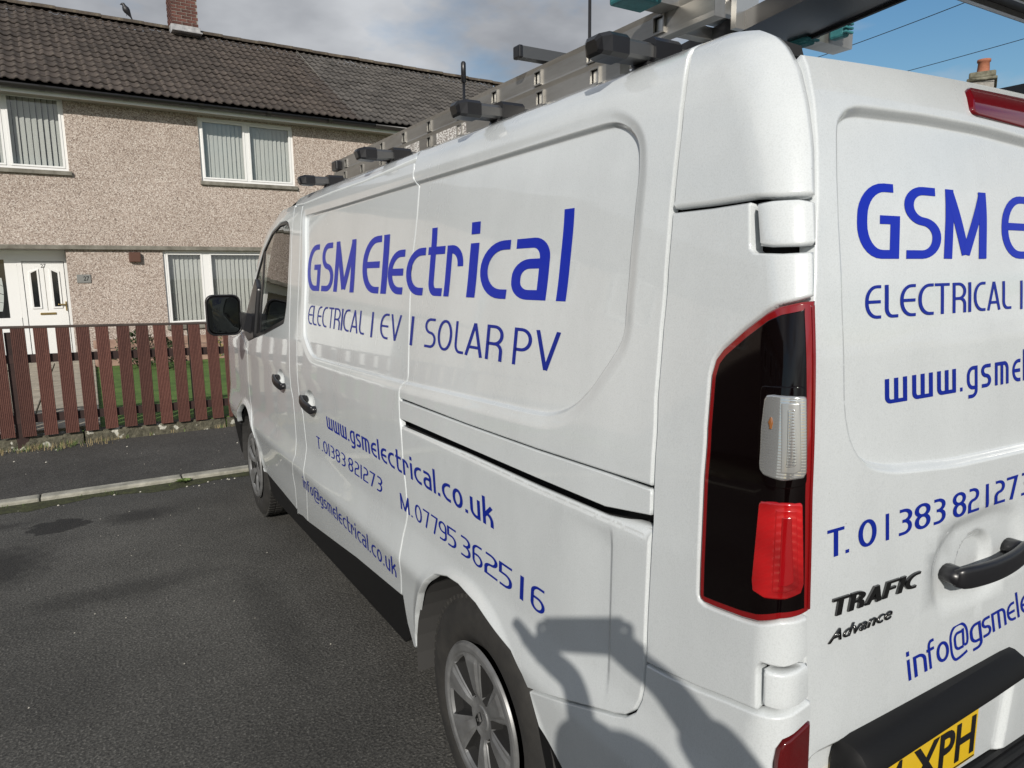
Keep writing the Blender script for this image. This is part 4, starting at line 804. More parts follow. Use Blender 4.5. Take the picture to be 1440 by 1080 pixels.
font_text('trim_badge', 'Advance', adv, CHROME, rdoor, bold=.004, shear=.25, thick=.002)
# number plate under the handle bar
plz = (.630, .742); plx = (-.80, -.352)
def prow(f, z): return f
np_ = MB(); np_.box(plx[0], plx[1], -.002, .006, plz[0], plz[1], b=.002); npl = np_.build('number_plate', YPLATE, van)
def platemap(f, y, lo_, hi_): return np.stack([-.785+f*(.785-.362), np.full(len(f), -.0032), .648+(y/.73)*.079], 1)
font_text('registration', 'SJ24 XPH', platemap, BLACKS, npl, bold=.022)
b = MB(); b.box(plx[0]+.005, plx[1]-.005, -.0028, -.0022, plz[0]+.004, plz[0]+.0065); b.build('plate_border', BLACKS, npl)
# grip bar over the plate
V = []; F = []
barx = [-.787, -.782, -.772, -.75, -.70, -.6, -.5, -.4, -.30, -.262, -.238, -.224, -.216]
for i, x in enumerate(barx):
    t = i/(len(barx)-1); zt = np.interp(x, [-.787, -.78, -.765, -.74, -.525, -.267, -.247, -.229, -.216], [.785, .812, .8209, .8215, .8292, .8353, .826, .803, .772])
    zb = np.interp(x, [-.787, -.70, -.3584, -.2235, -.216], [.735, .738, .745, .756, .768]); e = min(1, (min(x+.787, -.216-x)+.002)/.022)**.5
    for (dy, dz) in ((.02, 1.0), (-.010*e, 1.0), (-.026*e, .90), (-.040*e, .70), (-.043*e, .44), (-.036*e, .36), (.02, .36)): V.append((x, dy-.004, zb+(zt-zb)*dz+(.012*e if dz < .5 else 0)))
n = 7
for i in range(len(barx)-1):
    for k in range(n): F.append((i*n+k, i*n+(k+1) % n, (i+1)*n+(k+1) % n, (i+1)*n+k))
F += [tuple(range(n)), tuple((len(barx)-1)*n+k for k in range(n))]
gb = mesh_obj('grip_bar', V, F, BLACKP, rdoor); md = gb.modifiers.new('bev', 'BEVEL'); md.width = .004; md.segments = 3; md.limit_method = 'ANGLE'; md.angle_limit = .5
gb.data.polygons.foreach_set('use_smooth', [True]*len(gb.data.polygons))
# handles
baseD = Skin(rear_skin); baseD.sgn = doorS.sgn
def handle(name, S, p0, p1, w, parent, arc=.030, bow=.0, cap=.5):
    """bowed grip: both ends meet the skin, the middle stands off"""
    p0, p1 = a2(p0), a2(p1); n = 17; pts = []
    for i in range(n):
        t = i/(n-1); uv = p0+(p1-p0)*t; l_ = arc*(.52+.48*math.sin(math.pi*t)**.6)
        pts.append(S(np.array([uv[0]]), np.array([uv[1]-bow*math.sin(math.pi*t)]), l_)[0])
    nn = S.nrm0(np.array([p0[0]]), np.array([p0[1]]))[0]; th = .0085
    sec = [(w/2*math.copysign(abs(math.cos(a))**.6, math.cos(a)), th*math.copysign(abs(math.sin(a))**.7, math.sin(a))) for a in [2*math.pi*k/16 for k in range(16)]]
    m_ = MB(); m_.sweep(pts, sec, upv=tuple(nn), sm=True, scale=[.72]+[.95]+[1]*(n-4)+[.95]+[.72])
    for e, k in ((1, 0), (n-2, 1)):
        uv = p0+(p1-p0)*(e/(n-1)); q = S(np.array([uv[0]]), np.array([uv[1]]), -.006)[0]
        m_.sweep([q, pts[e]], [(.022*math.cos(a), w*.40*math.sin(a)) for a in [2*math.pi*j/12 for j in range(12)]], upv=(0, 0, 1), sm=True)
    return m_.build(name, BLACKS, parent)
handle('door_handle', cornerS, (2.56, 1.013), (2.37, .985), .042, sd)
handle('door_handle', cornerS, (3.105, 1.045), (2.925, 1.015), .040, fdo)
handle('door_handle', baseD, (-.517, 1.041), (-.285, 1.048), .040, rdoor, arc=.034, bow=.003)
# high level brake lamp
bl = [(-.322, 1.9005), (-.336, 1.8935), (-.355, 1.8495), (-.350, 1.8405), (-.338, 1.8375), (-.17, 1.8305), (.02, 1.829), (.02, 1.905), (-.1, 1.9045)]
bS = Skin(rear_skin, [lambda p: .010*np.clip(1-((p[:, 1]-1.868)/.045)**2, 0, 1)], off=.0); bS.sgn = doorS.sgn
patch('high_brake_lamp', bl, bS, mat('wine_red_lens', (.13, .004, .008), .1, coat=1), rdoor, h=.012, seg=.008, er=.004, rim=.02)
# mirror
mh = empty('door_mirror', (0, 0, 0)); mh.parent = van
b = MB()
def rbox_sec(w, h, r, n=5):
    o = []
    for cx, cz, a0 in ((w-r, h-r, 0), (-w+r, h-r, .5), (-w+r, -h+r, 1), (w-r, -h+r, 1.5)):
        for k in range(n+1): a = (a0+.5*k/n)*math.pi; o.append((cx+r*math.cos(a), cz+r*math.sin(a)))
    return o
mc = Vector((-1.072, 3.90, 1.338)); n_ = None
def shellmesh(name, rings_, m, parent, cap=True):
    V = []; F = []; n = len(rings_[0][2])
    for dy, sc_, sec in rings_:
        for a, c_ in sec: V.append((mc.x+a*sc_, mc.y+dy, mc.z+c_*sc_))
    for i in range(len(rings_)-1):
        for k in range(n): F.append((i*n+k, i*n+(k+1) % n, (i+1)*n+(k+1) % n, (i+1)*n+k))
    F.append(tuple(range(n))); F.append(tuple((len(rings_)-1)*n+k for k in range(n)))
    return mesh_obj(name, V, F, m, parent, smooth=True)
s1 = rbox_sec(.098, .122, .045)
shellmesh('mirror_shell', [(-.012, .90, s1), (-.018, .97, s1), (-.008, 1.0, s1), (.02, 1.0, s1), (.06, .92, s1), (.09, .72, s1), (.10, .4, s1)], BLACKS, mh)
g = shellmesh('mirror_glass', [(-.0185, .86, s1), (-.0190, .83, s1)], mat('mirror_surface', (.04, .045, .045), .03, .9), mh)
b.sweep([mc+Vector((.07, .03, -.03)), mc+Vector((.13, .0, -.045)), (-.90, 3.86, 1.27)], [(-.03, -.05), (.03, -.05), (.03, .05), (-.03, .05)], mi=0); b.build('mirror_arm', BLACKS, mh)
tb = Skin(skin, off=.006); tb.sgn = cornerS.sgn
patch('mirror_base', rounded([(3.70, 1.20), (3.68, 1.50), (3.80, 1.56), (3.97, 1.42), (4.07, 1.29), (4.02, 1.205), (3.9, 1.168)], .02), tb, BLACKS, mh, rim=.03, er=.006)
# wheels
def wheel(cy, x0, side, steer=0):
    w = empty('wheel', (0, 0, 0)); w.parent = van; w.location = (side*x0, cy, .338); w.scale = (1, 1, 1); w.rotation_euler = (0, 0, (0 if side < 0 else math.pi)+steer)
    R_ = .338
    prof = [(.20, .20), (.205, .235), (.20, .27), (.19, .305), (.165, .328), (.155, R_-.003), (.12, R_), (.055, R_), (.02, R_-.004), (.010, .326), (-.002, .305), (-.008, .275), (-.006, .24), (.004, .222), (.012, .212), (.02, .20)]
    m_ = MB(); m_.lathe(prof, n=72)
    for k in range(72):      # shoulder blocks
        a = 2*math.pi*k/72
        Mx = Matrix.Rotation(a, 4, 'X'); m_.box(.012, .050, -.0085, .0085, R_-.012, R_+.003, M=Mx); m_.box(.056, .10, -.0100, .0100, R_-.004, R_+.004, M=Mx)
    m_.build('tyre', RUBBER, w)
    nr, na = 34, 216; V = []; F = []; mi = []
    rs = np.concatenate([[0, .012, .024, .030, .033, .036], np.linspace(.042, .172, 18), [.177, .182, .187, .192, .197, .203, .209, .2125, .214, .214]]); nr = len(rs)
    def h(r, th):
        k = 6; ph = ((th*k/(2*math.pi)) % 1.0)-.5; arc = ph*2*math.pi/k*r       # spoke centred at ph=0
        dish = .012-.034*(1-(r/.19)**2) if r < .19 else .012-.0
        d = -.010+.020*math.sin(min(1, r/.17)*math.pi*.5)
        half = .033+.10*max(0, .085-r)*.9+.16*max(0, r-.110)            # spoke half width
        an = abs(ph)*2*math.pi/k; o = sst((an-.2795)/.0580)*sst((r-.058)/.014)*sst((.176-r)/.012)
        ridge = .006*(1 if an < .1455 else max(0, 1-(an-.1455)/.0580))*sst((r-.05)/.03)*sst((.182-r)/.02)
        rimh = .006*sst((r-.180)/.010)*(1-sst((r-.206)/.008))
        hub = .004*(1-sst((r-.034)/.004))-.003*math.exp(-((r-.038)/.003)**2)
        nuts = 0
        return d+ridge+rimh+hub-.032*o-.004*sst((r-.207)/.006), o
    def sst(x): x = min(1, max(0, x)); return x*x*(3-2*x)
    H = {}
    for i, r in enumerate(rs):
        for j in range(na): th = 2*math.pi*j/na; hh, o = h(r, th+2*math.pi*11/216); V.append((-hh, r*math.sin(th), r*math.cos(th))); H[len(V)-1] = o
    for i in range(nr-1):
        for j in range(na):
            f = (i*na+j, i*na+(j+1) % na, (i+1)*na+(j+1) % na, (i+1)*na+j); F.append(f); mi.append(1 if max(H[q] for q in f) > .45 else 0)
    cv_ = mesh_obj('wheel_cover', V, F, [COVER, DARK], w, smooth=True, mi=mi)
    cv_.data.polygons.foreach_set('use_smooth', [False]*len(F))
    d = .016; D_ = [(-.013, y, z) for y, z in ((0, d*1.25), (d*.8, 0), (0, -d*1.25), (-d*.8, 0), (0, d*.75), (d*.45, 0), (0, -d*.75), (-d*.45, 0))]
    m_ = MB(); m_.add(D_+[(-.006, y, z) for _, y, z in D_], [(0, 1, 5, 4), (1, 2, 6, 5), (2, 3, 7, 6), (3, 0, 4, 7)]+[(0, 1, 9, 8), (1, 2, 10, 9), (2, 3, 11, 10), (3, 0, 8, 11), (4, 5, 13, 12), (5, 6, 14, 13), (6, 7, 15, 14), (7, 4, 12, 15)])
    m_.build('diamond_emblem', CHROME, w)
    return w
wheel(.985, .915, -1); wheel(4.12, .905, -1); wheel(.985, .915, 1); wheel(4.12, .905, 1)
# ------------------------------------------------------------------ ground, road, pavement
def asphalt(c0, c1, moss=False, patches=False):
    def f(t, b):
        n = tex(t, 'ShaderNodeTexVoronoi', 95); g = tex(t, 'ShaderNodeTexNoise', 105, Detail=6, Roughness=.75); w = tex(t, 'ShaderNodeTexNoise', .9, Detail=8, Roughness=.62)
        r = ramp_(t, g.outputs['Fac'], [(.36, c0), (.56, c1), (.70, tuple(x*3.0 for x in c1))])
        rv = ramp_(t, n.outputs['Color'], [(.1, .55), (.9, 1.35)]); m = mixc(t, .55, r.outputs[0], mixc(t, 1, r.outputs[0], rv.outputs[0], 'MULTIPLY').outputs[0])
        rw = ramp_(t, w.outputs['Fac'], [(.32, .62), (.5, .95), (.68, 1.3)]); m2 = mixc(t, 1, m.outputs[0], rw.outputs[0], 'MULTIPLY'); last = m2
        if patches:   # two oil stains beside the kerb, wear streaks
            for (x, y, rx, ry, dk) in ((-2.06, 4.58, .20, .15, .25), (-1.60, 4.52, .22, .14, .42), (-2.5, 4.75, .3, .10, .45), (-2.35, 3.95, .30, .35, .35), (-1.75, 3.3, .45, .12, .6), (-1.15, 2.6, .12, .6, .65)):
                tcn = t.nodes.new('ShaderNodeTexCoord'); vm = t.nodes.new('ShaderNodeMapping'); vm.inputs['Location'].default_value = (-x/rx, -y/ry, 0); vm.inputs['Scale'].default_value = (1/rx, 1/ry, 0)
                t.links.new(tcn.outputs['Object'], vm.inputs[0]); ln = t.nodes.new('ShaderNodeVectorMath'); ln.operation = 'LENGTH'; t.links.new(vm.outputs[0], ln.inputs[0])
                nn = tex(t, 'ShaderNodeTexNoise', 14, Detail=6); ad = t.nodes.new('ShaderNodeMath'); ad.operation = 'MULTIPLY_ADD'; ad.inputs[1].default_value = 1.1; t.links.new(nn.outputs['Fac'], ad.inputs[0]); t.links.new(ln.outputs['Value'], ad.inputs[2])
                rp = ramp_(t, ad.outputs[0], [(.0, dk), (1.0, 1.0)]); rp.color_ramp.elements[0].position = .68 if dk < .3 else .5
                rp.color_ramp.elements[1].position = .74 if dk < .3 else .9
                sc_ = t.nodes.new('ShaderNodeMath'); sc_.operation = 'MULTIPLY'; sc_.inputs[1].default_value = .5; t.links.new(ad.outputs[0], sc_.inputs[0]); t.links.new(sc_.outputs[0], rp.inputs[0])
                last = mixc(t, 1, last.outputs[0], rp.outputs[0], 'MULTIPLY')
        t.links.new(last.outputs[0], b.inputs['Base Color']); b.inputs['Roughness'].default_value = .85
        b1 = bump(t, b, g.outputs['Fac'], .9, .006); bump(t, b, n.outputs['Distance'], .5, .005, b1)
    return f
ROAD = mat('worn_road_asphalt', build=asphalt((.016, .016, .015), (.090, .087, .079), patches=True))
PATH = mat('pavement_asphalt', build=asphalt((.030, .029, .027), (.070, .067, .061)))
KERB = mat('kerb_concrete', rough=.9, build=noisy((.17, .165, .135), (.40, .385, .33), 9, bs=.5, bd=.006, bscale=60))
def ground(name, x0, x1, y0, y1, z, m, nx=1, ny=1):
    V = [(x0+(x1-x0)*i/nx, y0+(y1-y0)*j/ny, z) for j in range(ny+1) for i in range(nx+1)]
    o = mesh_obj(name, V, [(j*(nx+1)+i, j*(nx+1)+i+1, (j+1)*(nx+1)+i+1, (j+1)*(nx+1)+i) for j in range(ny) for i in range(nx)], m); return tag(o, kind='structure')
EARTH = mat('distant_ground', rough=1, build=noisy((.05, .055, .03), (.09, .09, .06), .4))
ground('ground', -400, 400, -400, 400, -.012, EARTH)
ground('road', -30, 40, -30, 5.20, 0, ROAD)
pv = MB(); pv.box(-30, 40, 5.315, 6.98, -.02, .034); tag(pv.build('pavement', PATH), kind='structure')
kb = []
kerb = empty('kerb', (0, 5.20, 0)); tag(kerb, kind='structure')
kerb_me = None
for i in range(-9, 12):
    if kerb_me is None:
        m_ = MB(); m_.box(-.455, .455, 0, .112, -.05, .042, b=.012); ko = m_.build('kerbstone', KERB, kerb); kerb_me = ko
    else: ko = kerb_me.copy(); link(ko, kerb)
    ko.location = (-1.72+i*.918, rnd.uniform(-.004, .004), rnd.uniform(-.004, .002)); ko.rotation_euler = (0, rnd.uniform(-.003, .003), rnd.uniform(-.004, .004))
# dirt and moss in the gutter, pale chippings
MOSS = mat('gutter_moss', rough=1, build=noisy((.018, .020, .009), (.055, .060, .022), 30, bs=.6, bd=.01, bscale=120))
V = []; F = []; random.seed(3)
for i in range(160):
    x = -5+i*.05; w = .10+.05*math.sin(i*.37)+.04*random.random()
    V += [(x, 5.203, .012), (x, 5.203-w*.4, .012+.004*random.random()), (x, 5.203-w, .002)]
F = [q for i in range(159) for q in ((i*3, i*3+1, i*3+4, i*3+3), (i*3+1, i*3+2, i*3+5, i*3+4))]
tag(mesh_obj('gutter_moss', V, F, MOSS, smooth=True), 'dark moss and grit lying in the gutter along the kerb', 'moss', kind='stuff')
def tuft(mb, x, y, z, n, h, spread, col=0, wd=.004):
    for _ in range(n):
        a = random.uniform(0, 6.28); r = random.random()*spread; bx, by = x+r*math.cos(a), y+r*math.sin(a); l = h*random.uniform(.5, 1.1); t = random.uniform(0, 6.28); lean = l*random.uniform(.1, .7)
        dx_, dy_ = math.cos(t), math.sin(t); px_, py_ = -dy_*wd, dx_*wd
        v = [(bx-px_, by-py_, z), (bx+px_, by+py_, z), (bx+dx_*lean*.4+px_*.7, by+dy_*lean*.4+py_*.7, z+l*.6), (bx+dx_*lean*.4-px_*.7, by+dy_*lean*.4-py_*.7, z+l*.6), (bx+dx_*lean, by+dy_*lean, z+l)]
        mb.add(v, [(0, 1, 2, 3), (3, 2, 4)], col)
DRY = mat('dry_grass', (.27, .215, .115), .9); GREEN = mat('green_grass', (.07, .13, .02), .8); GREEN2 = mat('weed_green', (.10, .15, .04), .8)
m_ = MB()
for i in range(60): tuft(m_, random.uniform(-3.2, -1.7), random.uniform(6.80, 7.0), .03, 14, .06, .07, random.choice((0, 0, 0, 1)), .0022)
for i in range(50): tuft(m_, random.uniform(-1.8, 1.5), random.uniform(6.96, 7.02), .03, 5, .045, .03, random.choice((0, 1)), .003)
tag(m_.build('dry_verge_grass', [DRY, GREEN2]), 'straw coloured dry grass along the foot of the garden wall', 'grass', kind='stuff')
m_ = MB()
for i in range(26): tuft(m_, random.uniform(-3, .2), 5.17+random.uniform(-.03, .02), .0, 5, .03, .04, 1, .003)
tag(m_.build('gutter_weeds', [DRY, GREEN2]), 'small green weeds growing in the gutter', 'weeds', kind='stuff')
m_ = MB()
for i in range(16):
    a = i*2.4; l = random.uniform(.03, .055); r0 = .008; dx_, dy_ = math.cos(a), math.sin(a); w = .014
    m_.add([(-1.26+dx_*r0, 5.16+dy_*r0, .015), (-1.26+dx_*l*.6-dy_*w, 5.16+dy_*l*.6+dx_*w, .03+.01*random.random()), (-1.26+dx_*l*1.3, 5.16+dy_*l*1.3, .03), (-1.26+dx_*l*.6+dy_*w, 5.16+dy_*l*.6-dx_*w, .03)], [(0, 1, 2, 3)])
tag(m_.build('weed_plant', GREEN2), 'small broad leaved weed growing against the kerb edge', 'weed')
m_ = MB(); CH = mat('pale_chipping', (.45, .43, .38), .9)
for i in range(130):
    if random.random() < .4: x, y, z = random.uniform(-3.5, .1), random.uniform(5.02, 5.18), .003
    elif random.random() < .5: x, y, z = random.uniform(-3.6, 0), random.uniform(5.35, 6.95), .036
    else: x, y, z = random.uniform(-3, -.9), random.uniform(2.2, 5.0), .002
    s_ = random.choice((.003, .004, .004, .009 if y > 5 else .004)); m_.add([(x-s_, y, z), (x, y-s_*.7, z), (x+s_, y+.2*s_, z), (x, y+s_*.8, z), (x, y, z+s_)], [(0, 1, 4), (1, 2, 4), (2, 3, 4), (3, 0, 4)])
tag(m_.build('loose_chippings', CH), 'pale loose stone chips scattered on the asphalt', 'gravel', kind='stuff')

# ------------------------------------------------------------------ garden wall and picket fence
fx0, fy0 = -2.57, 7.05; fa = math.atan2(.19, 2.03)
STONE = mat('lichened_concrete_edging', rough=1, build=lambda t, b: (
    t.links.new(mixc(t, ramp_(t, tex(t, 'ShaderNodeTexNoise', 9, Detail=5, Roughness=.55).outputs['Fac'], [(.60, 0), (.63, 1)]).outputs[0],
        ramp_(t, tex(t, 'ShaderNodeTexNoise', 28, Detail=8, Roughness=.7).outputs['Fac'], [(.3, (.035, .032, .022)), (.7, (.15, .14, .10))]).outputs[0], (.46, .45, .39)).outputs[0], b.inputs['Base Color']),
    bump(t, b, tex(t, 'ShaderNodeTexNoise', 45, Detail=8).outputs['Fac'], .9, .012)))
wall = empty('edging_wall', (fx0, fy0, 0), fa); tag(wall, 'low lichen spotted concrete edging under the brown picket fence', 'low wall')
wx = [-6, -4.6, -3.2, -1.9, -.80, .66, 1.95, 3.3, 4.6, 5.9, 7.2, 8.5]
for a, b_ in zip(wx[:-1], wx[1:]):
    V = []; n = int((b_-a)/.06); 
    for i in range(n+1):
        x = a+.008+(b_-a-.016)*i/n; V += [(x, -.035+random.uniform(-.012, .008), -.02), (x, -.03+random.uniform(-.010, .008), .085), (x, -.012+random.uniform(-.008, .008), .138-.02*x+random.uniform(-.012, .008)), (x, .09, .142-.02*x), (x, .10, -.02)]
    F = [(i*5+k, i*5+(k+1) % 5, (i+1)*5+(k+1) % 5, (i+1)*5+k) for i in range(n) for k in range(5)]+[(0, 1, 2, 3, 4), tuple(n*5+k for k in (4, 3, 2, 1, 0))]
    mesh_obj('edging_stone', V, F, STONE, wall, smooth=False)
FENCE = mat('brown_ribbed_board', rough=.62, build=lambda t, b: (t.links.new(mixc(t, .35, ramp_(t, tex(t, 'ShaderNodeTexNoise', 3, Detail=8, Roughness=.7, stretch=(6, 1, .6)).outputs['Fac'], [(.3, (.060, .020, .015)), (.7, (.135, .052, .038))]).outputs[0], ramp_(t, tex(t, 'ShaderNodeTexNoise', 60, Detail=4).outputs['Fac'], [(.35, (.04, .014, .011)), (.75, (.13, .06, .045))]).outputs[0]).outputs[0], b.inputs['Base Color'])))
_t = FENCE.node_tree; _b = _t.nodes['Principled BSDF']; _src = _b.inputs['Base Color'].links[0].from_socket; _oi = _t.nodes.new('ShaderNodeObjectInfo')
_m = mixc(_t, 1, _src, ramp_(_t, _oi.outputs['Random'], [(0, .72), (.5, 1.0), (1, 1.35)]).outputs[0], 'MULTIPLY'); _t.links.new(_m.outputs[0], _b.inputs['Base Color'])
FDARK = mat('brown_fence_post', rough=.75, build=noisy((.018, .009, .008), (.045, .022, .018), 8))
FCAP = mat('dark_top_rail', rough=.7, build=noisy((.035, .026, .022), (.075, .055, .045), 5))
fence = empty('picket_fence', (fx0, fy0, 0), fa); tag(fence, 'brown ribbed picket fence along the front garden', 'fence')
V = []; n = 11; w = .108; h_ = .99; prof = []
nr = 8
for k in range(nr*4):
    x = -w/2+w*k/(nr*4-1); prof.append((x, -.010-(.0035 if (k % 4) in (1, 2) else 0)))
prof += [(w/2, .010), (-w/2, .010)]
V = [(x, y, z) for z in (0, h_) for x, y in prof]; n = len(prof)
F = [(k, (k+1) % n, n+(k+1) % n, n+k) for k in range(n)]+[tuple(range(n-1, -1, -1)), tuple(n+k for k in range(n))]
pk0 = mesh_obj('picket', V, F, FENCE, fence)
pitch_ = .1633; x_first = ((-1.842)-fx0)/math.cos(fa)
k = 0
for i in range(-14, 44):
    o = pk0 if k == 0 else pk0.copy()
    if k: link(o, fence)
    k += 1
    xx = x_first+i*pitch_; o.location = (xx+rnd.uniform(-.004, .004), -.045, .1515-.026*xx+.003*math.sin(i*.9)); o.rotation_euler = (0, rnd.uniform(-.008, .008), 0); o.scale = (1, 1, 1)
m_ = MB(); m_.box(-3, 8, -.06, .012, 0, .022, b=.006); o = m_.build('top_rail', FCAP, fence); o.location = (0, 0, 1.132); o.rotation_euler = (0, .026, 0)
for z in (.27, .82):
    m_ = MB(); m_.box(-3, 8, -.032, .008, 0, .075); o = m_.build('cross_rail', FDARK, fence); o.location = (0, 0, z); o.rotation_euler = (0, .026, 0)
for x in (.18, 1.70, 3.2, 4.7, 6.2, -1.4):
    m_ = MB(); m_.box(x-.045, x+.045, -.03, .055, 0, 1.09); m_.build('fence_post', FDARK, fence)

# ------------------------------------------------------------------ terraced house
D_ = 16.0; HO = (-1.752, -.609+D_, 0); HA = math.radians(3.4); K = D_/15.2
def hz(z): return 1.568+(z-1.568)*K
PEB = mat('pebbledash', rough=.95, build=lambda t, b: (
    t.links.new(mixc(t, 1, ramp_(t, tex(t, 'ShaderNodeTexVoronoi', 60).outputs['Color'], [(.05, (.18, .14, .12)), (.35, (.36, .295, .255)), (.6, (.46, .39, .345)), (.95, (.66, .61, .56))]).outputs[0],
        ramp_(t, tex(t, 'ShaderNodeTexNoise', .8, Detail=6).outputs['Fac'], [(.3, (.88, .86, .84)), (.7, (1.04, 1.03, 1.02))]).outputs[0], 'MULTIPLY').outputs[0], b.inputs['Base Color']),
    bump(t, b, tex(t, 'ShaderNodeTexVoronoi', 60).outputs['Distance'], .6, .008)))
CONC = mat('stained_concrete_ledge', rough=.95, build=noisy((.12, .11, .09), (.26, .245, .21), 6, bs=.3))
GUT = mat('black_gutter', (.018, .017, .017), .35)
def tilemat(name, a, b_, c):
    def f(t, b):
        oi = t.nodes.new('ShaderNodeObjectInfo'); n = tex(t, 'ShaderNodeTexNoise', 9, Detail=8, Roughness=.7); wn = tex(t, 'ShaderNodeTexNoise', .55, 'Object', Detail=4)
        r = ramp_(t, n.outputs['Fac'], [(.3, a), (.58, b_), (.72, c)]); r2_ = ramp_(t, oi.outputs['Random'], [(0, .72), (1, 1.25)])
        m = mixc(t, 1, r.outputs[0], r2_.outputs[0], 'MULTIPLY'); t.links.new(m.outputs[0], b.inputs['Base Color']); bump(t, b, tex(t, 'ShaderNodeTexNoise', 60, Detail=4).outputs['Fac'], .4, .004)
    return mat(name, rough=.85, build=f)
TILE1 = tilemat('brown_concrete_tile', (.032, .025, .022), (.064, .051, .043), (.14, .13, .095))
TILE2 = tilemat('grey_concrete_tile', (.044, .040, .037), (.080, .073, .067), (.15, .14, .12))
RIDGE = tilemat('ridge_tile', (.045, .033, .026), (.09, .072, .052), (.22, .19, .12))
BRICKM = tilemat('red_brown_brick', (.055, .024, .019), (.12, .045, .034), (.18, .10, .08))
MORT = mat('mortar', (.27, .25, .22), .95); LEAD = mat('weathered_lead_flashing', rough=.7, build=noisy((.22, .22, .23), (.50, .50, .50), 8))
TERRA = mat('terracotta_pot', rough=.8, build=noisy((.26, .09, .05), (.40, .16, .09), 6))
RENDER = mat('grey_render', rough=.95, build=noisy((.22, .21, .19), (.38, .36, .33), 8, bs=.3))
def wallgrid(name, x0, x1, z0, z1, holes, y, depth, m, parent):
    xs = sorted({x0, x1, *[h[0] for h in holes], *[h[1] for h in holes]}); zs = sorted({z0, z1, *[h[2] for h in holes], *[h[3] for h in holes]}); b = MB()
    for a, c_ in zip(xs[:-1], xs[1:]):
        for e, f in zip(zs[:-1], zs[1:]):
            if any(h[0] <= (a+c_)/2 <= h[1] and h[2] <= (e+f)/2 <= h[3] for h in holes): continue
            b.add([(a, y, e), (c_, y, e), (c_, y, f), (a, y, f)], [(0, 1, 2, 3)])
    for a, c_, e, f in holes:
        b.add([(a, y, e), (a, y+depth, e), (a, y+depth, f), (a, y, f)], [(0, 1, 2, 3)]); b.add([(c_, y, e), (c_, y+depth, e), (c_, y+depth, f), (c_, y, f)], [(3, 2, 1, 0)])
        b.add([(a, y, f), (c_, y, f), (c_, y+depth, f), (a, y+depth, f)], [(0, 1, 2, 3)]); b.add([(a, y, e), (c_, y, e), (c_, y+depth, e), (a, y+depth, e)], [(3, 2, 1, 0)])
    return b.build(name, m, parent)
def window(parent, x0, x1, z0, z1, lights, yy=.07, slat=.085, frame=.055, blinds=True, toppad=.10):
    """frame, sash per light, pane, vertical blind slats"""
    w = empty('window', (0, 0, 0)); w.parent = parent
    m_ = MB(); m_.box(x0, x1, yy-.03, yy+.04, z0, z0+frame, b=.006); m_.box(x0, x1, yy-.03, yy+.04, z1-frame*.9, z1, b=.006); m_.box(x0, x0+frame, yy-.031, yy+.039, z0+frame, z1-frame*.9); m_.box(x1-frame, x1, yy-.031, yy+.039, z0+frame, z1-frame*.9)
    for a, b_ in zip(lights[:-1], lights[1:]): m_.box(a[1], b_[0], yy-.032, yy+.038, z0+frame, z1-frame*.9, b=.005)
    m_.build('frame', UPVC, w)
    for a, b_ in lights:
        s_ = .035; m_ = MB(); e0, e1 = z0+frame, z1-frame*.9
        m_.box(a, b_, yy-.042, yy+.01, e0, e0+s_, b=.006); m_.box(a, b_, yy-.042, yy+.01, e1-s_, e1, b=.006); m_.box(a, a+s_, yy-.041, yy+.009, e0+s_, e1-s_); m_.box(b_-s_, b_, yy-.041, yy+.009, e0+s_, e1-s_)
        m_.build('sash', UPVC, w)
        m_ = MB(); m_.box(a+s_-.005, b_-s_+.005, yy-.006, yy+.0, e0+s_-.005, e1-s_+.005); m_.build('pane', GLASS, w)
        if blinds:
            n = max(2, int((b_-a)/slat)); s0 = None
            for i in range(n):
                if s0 is None:
                    m_ = MB(); m_.add([(-slat*.47, 0, e0+.02), (slat*.0, -.006, e0+.02), (slat*.47, 0, e0+.02), (slat*.52, 0, e1-.02), (0, -.006, e1-.02), (-slat*.52, 0, e1-.02)], [(0, 1, 4, 5), (1, 2, 3, 4)]); o = s0 = m_.build('blind_slat', BLIND, w, smooth=True)
                else: o = s0.copy(); link(o, w)
                o.location = (a+(i+.5)*(b_-a)/n, yy+.10, 0); o.rotation_euler = (0, 0, -.30+rnd.uniform(-.22, .12))
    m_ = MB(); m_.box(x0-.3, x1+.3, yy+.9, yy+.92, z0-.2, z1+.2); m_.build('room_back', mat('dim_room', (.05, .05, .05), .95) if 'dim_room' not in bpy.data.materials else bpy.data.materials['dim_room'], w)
    return w
ze = hz(4.86); zs_ = hz(2.10)           # eaves and ledge heights
zr = hz(7.36); PITCH = math.atan2(zr-ze-.12, 4.3)
def tile_mesh(name, m):
    """double roll interlocking tile, local x across, local y up the slope"""
    n = 13; V = []; w = .345; L = .355; th = .016
    for y, dz in ((0, .020), (L, -.004)):
        for k in range(n): x = -w/2+w*k/(n-1); z = .030*max(0, math.sin((k/(n-1))*4*math.pi-.3))**.8+dz; V.append((x, y, z))
    for k in range(n): V.append((V[k][0], 0, V[k][2]-th))
    F = [(k, k+1, n+k+1, n+k) for k in range(n-1)]+[(2*n+k, 2*n+k+1, k+1, k) for k in range(n-1)]
    me = bpy.data.meshes.new(name); me.from_pydata(V, [], F); me.materials.append(m); me.polygons.foreach_set('use_smooth', [i < n-1 for i in range(len(F))]); me.update(); return me
